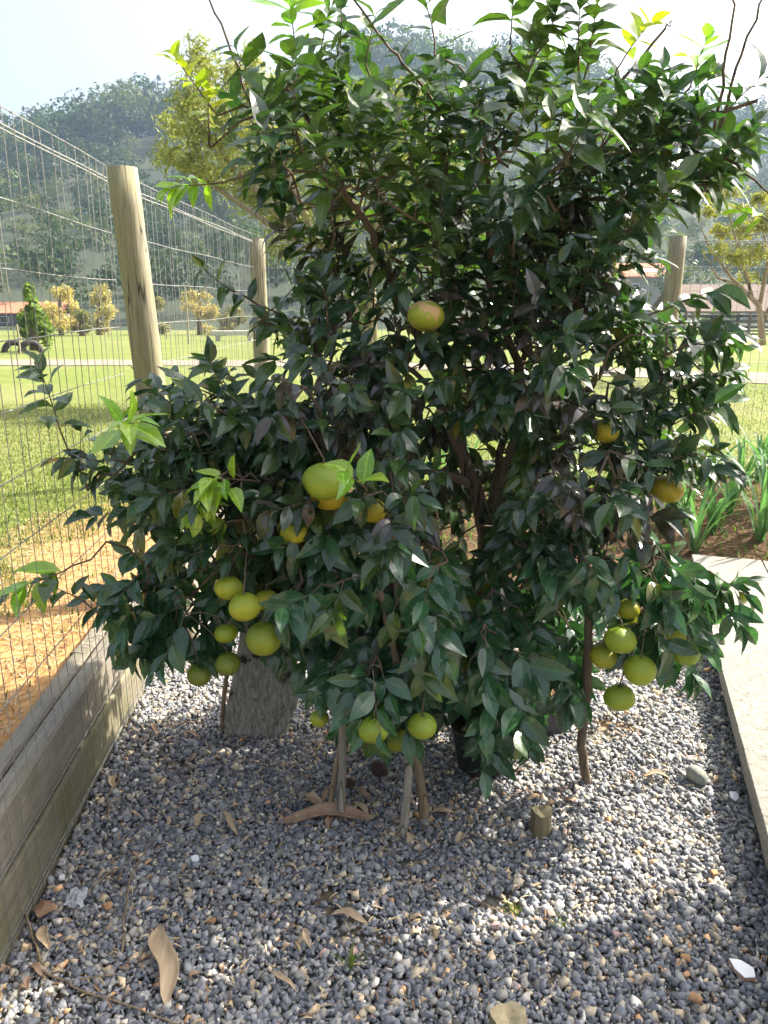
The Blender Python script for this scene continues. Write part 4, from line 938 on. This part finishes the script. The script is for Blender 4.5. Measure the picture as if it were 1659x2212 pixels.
ed_ = -1.58+.35*np.sin(yy*2.3)*.5+.25*np.sin(yy*6+xx*3)-np.where(yy > 4.2, -1.0, 0)
k = (xx < ed_) | (rng.random(n) < .06); P = np.stack([xx[k], yy[k], np.full(k.sum(), ZL-.003)], 1)
n2 = 42000; y2 = 5.4+6*rng.random(n2)**1.3; x2 = -.9+rng.random(n2)*(y2*.75+1.5); P = np.concatenate([P, np.stack([x2, y2, np.full(n2, ZL-.003)], 1)])
tag(blades('lawn_grass', P, .030, .006, GP[rng.integers(0, 5, len(P))]*rng.uniform(.8, 1.2, (len(P), 1)), M['grass'], .9), 'short yellow-green lawn grass beyond the fence', 'grass', kind='stuff')
n = 9000; yy = .9+3.6*rng.random(n); xx = -.96-.85*rng.random(n); SP = np.array([[.34, .20, .10], [.50, .36, .18], [.22, .12, .06], [.58, .45, .26]])
tag(blades('straw_litter', np.stack([xx, yy, np.full(n, ZL)], 1), .05, .0035, SP[rng.integers(0, 4, n)], M['straw'], .5, True), 'dry straw scattered over the bare orange earth', 'straw', kind='stuff')
n = 2600; yy = 1.3+1.9*rng.random(n); xx = -.75+1.9*rng.random(n)*(.5+.5*rng.random(n)); k = rng.random(n) < .25+.75*np.exp(-((xx-.1)/.5)**2-((yy-2.1)/.35)**2); yy = yy[k]; xx = xx[k]; n = len(xx)
tag(blades('gravel_litter', np.stack([xx, yy, np.full(n, .011)], 1), .028, .004, SP[rng.integers(0, 4, n)], M['straw'], .7, True), 'fine dry leaf and twig crumbs caught between the stones', 'litter', kind='stuff')
n = 5000; yy = YR+.05+1.4*rng.random(n); xx = -.7+5*rng.random(n)
tag(blades('bed_litter', np.stack([xx, yy, np.array([soil_z(a) for a in yy])+.006], 1), .05, .004, SP[rng.integers(0, 4, n)]*.7, M['straw'], .5, True), 'dry plant litter scattered over the vegetable bed', 'litter', kind='stuff')
n = 3500; yy = YR+.05+1.45*rng.random(n)**.6; xx = -.7+5*rng.random(n)
tag(blades('bed_weeds', np.stack([xx, yy, np.array([soil_z(a) for a in yy])], 1), .06, .008, np.array([.11, .22, .04])*rng.uniform(.7, 1.3, (n, 1)), M['grass'], .9), 'small green weeds sprouting through the vegetable bed', 'weeds', kind='stuff')

# ================================================================== SMALL THINGS ON THE GRAVEL
def stump(fx, fy, r, h, label, seed):
    rd = random.Random(seed); p = at(fx, fy, Z=0); n = 28; V = []; F = []; rows = 6; ph = [rd.uniform(0, 6) for _ in range(4)]
    for j in range(rows+1):
        u_ = j/rows
        for k in range(n):
            a = 6.28318*k/n; q = r*(1.06-.06*u_)*(1+.07*math.sin(3*a+ph[0])+.05*math.sin(7*a+ph[1]+u_)+.035*math.sin(13*a+ph[2])); V.append((q*math.cos(a), q*math.sin(a), -.02+(h+.02)*u_+(.006*math.sin(2*a+ph[3]) if j == rows else 0)))
    for j in range(rows):
        for k in range(n): F.append((j*n+k, j*n+(k+1) % n, (j+1)*n+(k+1) % n, (j+1)*n+k))
    o = link('stump', pymesh('stump', V, F, True), M['stump'], None, (p.x, p.y, 0)); tag(o, label, 'stump', 'cut stubs in the gravel')
    T = []; 
    for rr in (1.0, .66, .33):
        for k in range(n):
            b_ = V[rows*n+k]; T.append((b_[0]*rr, b_[1]*rr, b_[2]+(.001 if rr == 1 else .004-.01*(1-rr)+rd.uniform(-.001, .001))))
    T.append((0, 0, h-.004)); FF = []
    for j in range(2):
        for k in range(n): FF.append((j*n+k, j*n+(k+1) % n, (j+1)*n+(k+1) % n, (j+1)*n+k))
    for k in range(n): FF.append((2*n+k, 2*n+(k+1) % n, 3*n))
    link('cut_face', pymesh('cut_face', T, FF, True), M['cut'], o); return o
M['stump'] = wood('stump_bark', (.30, .25, .15), (.10, .08, .05), (.22, .20, .08), 30); M['cut'] = simple('cut_wood', (.34, .27, .15), (.52, .43, .26), 60, .9, .5, .003)
stump(1166, 1803, .028, .082, 'short sunlit tree stub with a pale cut top in the gravel', 4)
stump(1095, 2300, .036, .125, 'greyish tree stub with a knotty hollow top in the shaded gravel', 6)
# rotten fruit
M['mould'] = simple('mould', (.16, .18, .15), (.50, .52, .46), 45, .95, .8, .004); M['rot'] = simple('rotten_peel', (.035, .018, .016), (.10, .05, .04), 30, .8, .6, .004)
def rotten(fx, fy, d, m, label):
    p = at(fx, fy, Z=0); o = link('rotten_fruit', FM[1].copy(), None, None, (p.x, p.y, d*.36)); o.data.materials.clear(); o.data.materials.append(m); o.scale = (d, d, d*.92); o.rotation_euler = (.5, .7, 1)
    for v in o.data.vertices: v.co *= 1+random.uniform(-.025, .025)
    MB().tube([(0, 0, .36), (.05, .02, .55)], [.05, .035], 6).build('stem', M['stick'], o); return tag(o, label, 'fruit', 'rotten fruit on the gravel')
rotten(1503, 1690, .072, M['mould'], 'mouldy grey-green fallen fruit in the sunlit gravel near the walkway'); rotten(818, 1675, .062, M['rot'], 'dark purple-brown shrivelled fruit under the middle leaf clump'); rotten(755, 1702, .042, M['rot'], 'small dark rotten fruit lying beside the grey-brown stick')
# dry leaves
M['dry'] = simple('dry_leaf', (.34, .23, .13), (.60, .46, .30), 30, .8, .4, .002, (1, .15, 1)); M['husk'] = simple('brown_husk', (.26, .15, .09), (.48, .33, .22), 30, .8, .5, .003, (1, .15, 1)); M['dry_brown'] = simple('brown_leaf', (.22, .12, .07), (.38, .23, .14), 30, .8, .3, .002)
def dry_leaf(ax, ay, bx, by, wd, curl, m, label, seed, lift=.014, group='dry leaves on the gravel'):
    rd = random.Random(seed); A = at(ax, ay, Z=0); B = at(bx, by, Z=0); d = B-A; Ln = d.length; d.normalize(); s = Vector((d.y, -d.x, 0)); n = 10; V = []; F = []
    for j in range(n+1):
        u_ = j/n; w_ = wd*math.sin(math.pi*min(1, u_*.96+.03))**.75*(1+.12*math.sin(u_*7+seed))
        for k in range(7):
            q = (k-3)/3; an = q*curl; xx = w_*.5*(math.sin(an)/max(.01, math.sin(min(curl, 1.57)))); zz = w_*.5*(1-math.cos(an))/max(.3, curl)*1.2
            p = d*(Ln*u_) + s*(xx+.16*wd*math.sin(u_*5.2+seed)*math.sin(math.pi*u_)*2) + Vector((0, 0, lift+zz+.012*math.sin(u_*3.1)+rd.uniform(-.0008, .0008))); V.append(tuple(p))
    for j in range(n):
        for k in range(6): a = j*7+k; F.append((a, a+1, a+8, a+7))
    o = link('dry_leaf', pymesh('dry_leaf', V, F, True), m, None, A); so_ = o.modifiers.new('thick', 'SOLIDIFY'); so_.thickness = .0012; return tag(o, label, 'dry leaf', group)
dry_leaf(347, 2010, 360, 2185, .052, 1.0, M['dry'], 'large pale curled dry leaf lying alone on shaded gravel', 1)
dry_leaf(600, 1786, 808, 1776, .062, 1.15, M['husk'], 'long rolled brown dry husk lying below the support sticks', 2)
dry_leaf(715, 1985, 795, 2005, .022, 1.4, M['dry'], 'small rolled tan dry leaf on the open gravel', 3)
dry_leaf(652, 2015, 672, 2060, .014, 1.2, M['dry'], 'narrow pale sliver of dry leaf near the rolled tan one', 4)
dry_leaf(72, 1978, 125, 1975, .05, .5, M['dry_brown'], 'flat reddish-brown dry leaf at the foot of the planks', 5)
dry_leaf(670, 1720, 695, 1762, .03, .9, M['dry'], 'crumpled tan leaf left of the thin leaning stick', 6); dry_leaf(765, 1740, 795, 1775, .022, .9, M['dry'], 'small tan leaf right of the thick grey-brown stick', 7)
dry_leaf(1385, 1685, 1445, 1688, .022, 1.2, M['dry'], 'sunlit tan dry leaf lying near the mouldy fruit', 8); dry_leaf(425, 1795, 445, 1770, .024, 1.0, M['dry'], 'cream folded dry leaf on the gravel toward the fence', 9)
dry_leaf(478, 1760, 515, 1815, .016, 1.3, M['dry'], 'slim forked tan leaf on the gravel left of the long husk', 10); dry_leaf(90, 2010, 108, 2065, .022, 1.3, M['dry'], 'rolled tan leaf below the reddish-brown one', 11); dry_leaf(585, 2110, 640, 2150, .012, 1.2, M['dry'], 'thin tan leaf strip on shaded gravel', 12)
for i, (x_, y_) in enumerate([(20, 2100), (60, 2150), (15, 2180), (95, 2120), (50, 2070), (690, 1745), (655, 1735), (800, 1735), (715, 1770), (930, 1765), (985, 1830), (880, 1830), (340, 1600), (390, 1590), (250, 1715)]):
    a = random.uniform(0, 6.28); ln = random.uniform(30, 60)
    dry_leaf(x_, y_, x_+ln*math.cos(a), y_+ln*.6*math.sin(a), random.uniform(.014, .024), random.uniform(.7, 1.3), random.choice([M['dry'], M['husk']]), ('curled tan leaf in the litter heap at the foot of the planks' if i < 5 else 'small curled tan leaf lying among the support stick feet' if i < 12 else 'small curled tan leaf between the grey slab and the fence'), 90+i, .014, 'curled leaves in the litter')
for i in range(46):
    fx = random.uniform(30, 1560); fy = random.uniform(1620, 2190)
    if fx < 380 and fy < 2350-1.9*fx-150: continue
    g_ = at(fx, fy, Z=0)
    if (g_.x-e0.x)*en.x+(g_.y-e0.y)*en.y > -.05: continue
    a = random.uniform(0, 6.28); ln = random.uniform(14, 34)
    dry_leaf(fx, fy, fx+ln*math.cos(a), fy+ln*.7*math.sin(a), random.uniform(.008, .016), random.uniform(.5, 1.3), random.choice([M['dry'], M['husk'], M['dry']]), 'tiny curled scrap of dry leaf on the gravel', 30+i, .012, 'scraps of dry leaf on the gravel')
# twigs on the ground
def twig(L_, r, label, m=None):
    pts = [at(a, b, Z=z) for a, b, z in L_]; B = pts[0].copy(); f_ = []
    for i in range(len(pts)-1):
        for j in range(5): f_.append(pts[i].lerp(pts[i+1], j/5)+rnd3()*.0015)
    f_.append(pts[-1]); mb = MB(); mb.tube([p-B for p in f_], [r*(1-.5*i/len(f_)) for i in range(len(f_))], 6, True, .12); return tag(mb.build('fallen_twig', m or M['stick'], None, True, B), label, 'twig', 'fallen twigs')
twig([(120, 2240, .012), (88, 2080, .015), (58, 1990, .03), (42, 1900, .05), (32, 1830, .08)], .004, 'long bent twig propped against the planks')
twig([(262, 2060, .014), (268, 1990, .015), (280, 1900, .016), (305, 1850, .015), (330, 1810, .014)], .0032, 'long straight thin twig lying on gravel toward the planks')
twig([(70, 2090, .015), (180, 2140, .016), (320, 2190, .016), (460, 2240, .014)], .0032, 'long twig lying across the gravel below the big dry leaf'); twig([(180, 1935, .014), (235, 1885, .015), (290, 1855, .014)], .0028, 'short twig crossing the long straight one')
twig([(235, 1775, .014), (232, 1720, .02), (255, 1690, .02), (260, 1665, .014)], .0028, 'curved rootlet on the gravel along the fence foot'); twig([(350, 1580, .014), (390, 1562, .016), (440, 1560, .014)], .004, 'tan twig lying in front of the grey slab'); twig([(1010, 1935, .014), (1100, 1980, .014)], .002, 'hair-thin twig near the sunlit patch')
twig([(1010, 1800, .014), (1090, 1820, .015), (1190, 1850, .014)], .0022, 'thin dry stem lying left of the sunlit stub'); twig([(820, 1370+430, .014), (850, 1830, .014)], .002, 'short scrap of stem near the mottled stick'); twig([(85, 2130, .014), (250, 2105, .016)], .0026, 'pale twig parallel to the gravel edge below the planks')
# shards of white tile, scraps
M['white_glaze'] = simple('white_glaze', (.72, .74, .76), (.80, .81, .82), 20, .25, 0, 0); M['tile_body'] = simple('tile_body', (.45, .26, .18), (.55, .33, .24), 40, .9, .2)
def shard(fx, fy, px, th, label, seed, back=True):
    rd = random.Random(seed); p = at(fx, fy, Z=0); k = 6; r = px*K*2.0*.5
    ring = [(r*rd.uniform(.75, 1.15)*math.cos(6.283*i/k), r*rd.uniform(.6, .9)*math.sin(6.283*i/k)) for i in range(k)]
    V = [(x, y, 0) for x, y in ring]+[(x, y, th) for x, y in ring]; F = [tuple(reversed(range(k)))]+[(i, (i+1) % k, (i+1) % k+k, i+k) for i in range(k)]
    o = link('tile_shard', pymesh('tile_shard', V, F), M['tile_body'] if back else M['white_glaze'], None, (p.x, p.y, .012)); o.rotation_euler = (rd.uniform(-.15, .15), rd.uniform(-.15, .15), rd.uniform(0, 3))
    link('glaze', pymesh('glaze', [(x, y, th) for x, y in ring]+[(x*.97, y*.97, th+.0015) for x, y in ring], [(i, (i+1) % k, (i+1) % k+k, i+k) for i in range(k)]+[tuple(range(k, 2*k))]), M['white_glaze'], o); return tag(o, label, 'tile shard', 'white tile shards')
shard(1585, 1728, 36, .004, 'white glazed shard lying at the shaded edge of the walkway', 1, False); shard(1602, 2108, 50, .010, 'thick white glazed tile piece with reddish edge in shaded gravel', 2); shard(422, 1866, 28, .006, 'small bright white chip on the gravel toward the fence', 3, False)
shard(250, 1742+60, 14, .004, 'tiny white chip near the foot of the fence', 4, False); shard(136, 1905, 18, .004, 'white scrap right at the foot of the mesh', 5, False); shard(1352, 1882, 22, .006, 'white sunlit chip in the middle of the gravel', 6, False)
# odd coloured stones
def odd_stone(fx, fy, px, col, label, seed):
    p = at(fx, fy, Z=0); v0, f0 = RV[seed % 16]; s = px*K*2*.40; me = npmesh('loose_stone', v0*s, f0, False, np.tile(np.array(col), (len(v0), 1))); o = link('loose_stone', me, M['stone_gravel'], None, (p.x, p.y, .016)); bevel(o, s*.12, 2); o.rotation_euler = (.2, .1, seed)
    return tag(o, label, 'stone', 'odd coloured stones')
ORG = (.42, .24, .12); PNK = (.40, .28, .25); TAN = (.48, .40, .29)
for i, (fx, fy, px, col, lab) in enumerate([(235, 1968, 24, ORG, 'orange stone beside the long straight twig'), (460, 2002, 22, ORG, 'orange stone right of the big dry leaf'), (88, 2105, 26, TAN, 'round tan stone among the twigs by the planks'), (406, 1945, 24, TAN, 'tan stone on the shaded gravel right of the long twig'), (1540, 1895, 26, ORG, 'rusty stone near the walkway edge'), (1448, 1940, 24, TAN, 'tan stone in the middle of the sunny gravel'), (1265, 1870, 26, TAN, 'large tan stone on the sunny gravel below the stub'), (1330, 2030, 22, PNK, 'pink stone where the sunny gravel turns to shade'),
        (1190, 1985, 22, PNK, 'pink stone below the sunlit patch'), (1070, 2010, 24, PNK, 'pale pink stone in shade right of the grass tuft'), (575, 1715+30, 22, PNK, 'pink stone below the long husk'), (1480, 2080, 26, ORG, 'orange-brown stone on the shaded gravel near the thick tile piece'), (1500, 2170, 26, ORG, 'orange stone at the shaded gravel past the tile piece'), (1400, 1995, 24, TAN, 'tan stone just inside the shade')]): odd_stone(fx, fy, px, col, lab, i*3+1)
# grass tufts and clear plastic scrap
def tuft(fx, fy, n, h, label, seed):
    p = at(fx, fy, Z=0); q = np.array([[random.gauss(0, .008), random.gauss(0, .008), 0] for _ in range(n)])
    o = blades('grass_tuft', q, h, .003, np.array([.14, .20, .03])*rng.uniform(.7, 1.3, (n, 1)), M['grass'], 1.0); o.location = (p.x, p.y, .004); return tag(o, label, 'grass', 'grass tufts in the gravel')
tuft(760, 2095, 16, .05, 'thin green grass tuft growing alone in the shaded gravel', 1); tuft(1205, 2005, 10, .05, 'faint grass tuft at the edge of the sunny gravel', 2); tuft(1110, 1975, 30, .022, 'mossy green tuft beside the orange soil patch', 3)
pm, t, b = newmat('clear_plastic'); b.inputs['Base Color'].default_value = (.8, .84, .88, 1); b.inputs['Roughness'].default_value = .15; b.inputs['Transmission Weight'].default_value = .55; b.inputs['Alpha'].default_value = .75
p = at(165, 1955, Z=0); V = []; F = []
for j in range(7):
    for k in range(7): V.append(((j-3)*.008+random.uniform(-.003, .003), (k-3)*.010+random.uniform(-.003, .003), .016+random.uniform(0, .016)))
for j in range(6):
    for k in range(6): a = j*7+k; F.append((a, a+7, a+8, a+1))
o = link('plastic_scrap', pymesh('plastic_scrap', V, F, False), pm, None, (p.x, p.y, 0)); o.modifiers.new('thick', 'SOLIDIFY').thickness = .0008; tag(o, 'crumpled clear plastic scrap lying near the foot of the planks', 'plastic scrap')

# ================================================================== UNSEEN NEIGHBOURING TREE, crown shaped to shade the near gravel
LN = Leaves(); TN = []; nb = Vector((2.75, 2.1, 0)); nt_ = empty('unseen_citrus_tree', nb); tag(nt_, 'second citrus tree out of view beyond the walkway, crown shaped to shade the near gravel', 'tree')
mb = MB(); mb.tube([(0, 0, -.03), (0, .02, .5), (-.05, 0, 1.0), (-.1, .1, 1.7)], [.05, .042, .03, .012], 9)
for k in range(7):
    a = k*.9; mb.tube([(0, .01, .5+.1*k), (.35*math.cos(a), .2*math.sin(a), .8+.12*k), (.8*math.cos(a)-.1, .3*math.sin(a), 1.05+.12*k)], [.02, .014, .005], 7)
mb.build('trunk', M['bark'], nt_, True)
made = 0
while made < 620:
    p = Vector((random.uniform(1.5, 3.7), random.uniform(1.5, 3.2), random.uniform(.75, 2.25)))
    tsh = p.z/SUNV.z; gxs = p.x-SUNV.x*tsh; gys = p.y-SUNV.y*tsh      # where its shade falls
    if not (.9 < gys < 1.47 + .04*math.sin(gxs*9)) or not (-.5 < gxs < 1.9): continue
    if project([tuple(p)])[0][0] < 840: continue
    d = (p-Vector((2.6, 2.1, 1.4))).normalized(); made += 1
    sprig(p, (d+Vector((0, 0, .3))).normalized(), .14, 9, .125, GREENS, d, .4, LN, TN)
merged_leaves('foliage', LN, np.arange(len(LN.p)), M['leaf'], nt_, tuple(nb))['kind'] = 'stuff'
tm = MB()
for pts, rad in TN: tm.tube([p-nb for p in pts], rad, 4, False)
tm.build('twigs', M['bark'], nt_, True)['kind'] = 'stuff'

# ================================================================== HAZE
hz = MB().box(-480, 480, -12, 560, -3.5, 110).build('haze'); tag(hz, 'thin pale valley haze', 'haze', kind='stuff')
hm_ = bpy.data.materials.new('haze'); hm_.use_nodes = True; t = hm_.node_tree; t.nodes.clear(); out = t.nodes.new('ShaderNodeOutputMaterial'); pv = t.nodes.new('ShaderNodeVolumePrincipled')
pv.inputs['Color'].default_value = (.52, .72, 1, 1); pv.inputs['Density'].default_value = .0006; pv.inputs['Anisotropy'].default_value = .3; t.links.new(pv.outputs[0], out.inputs['Volume']); hz.data.materials.append(hm_)
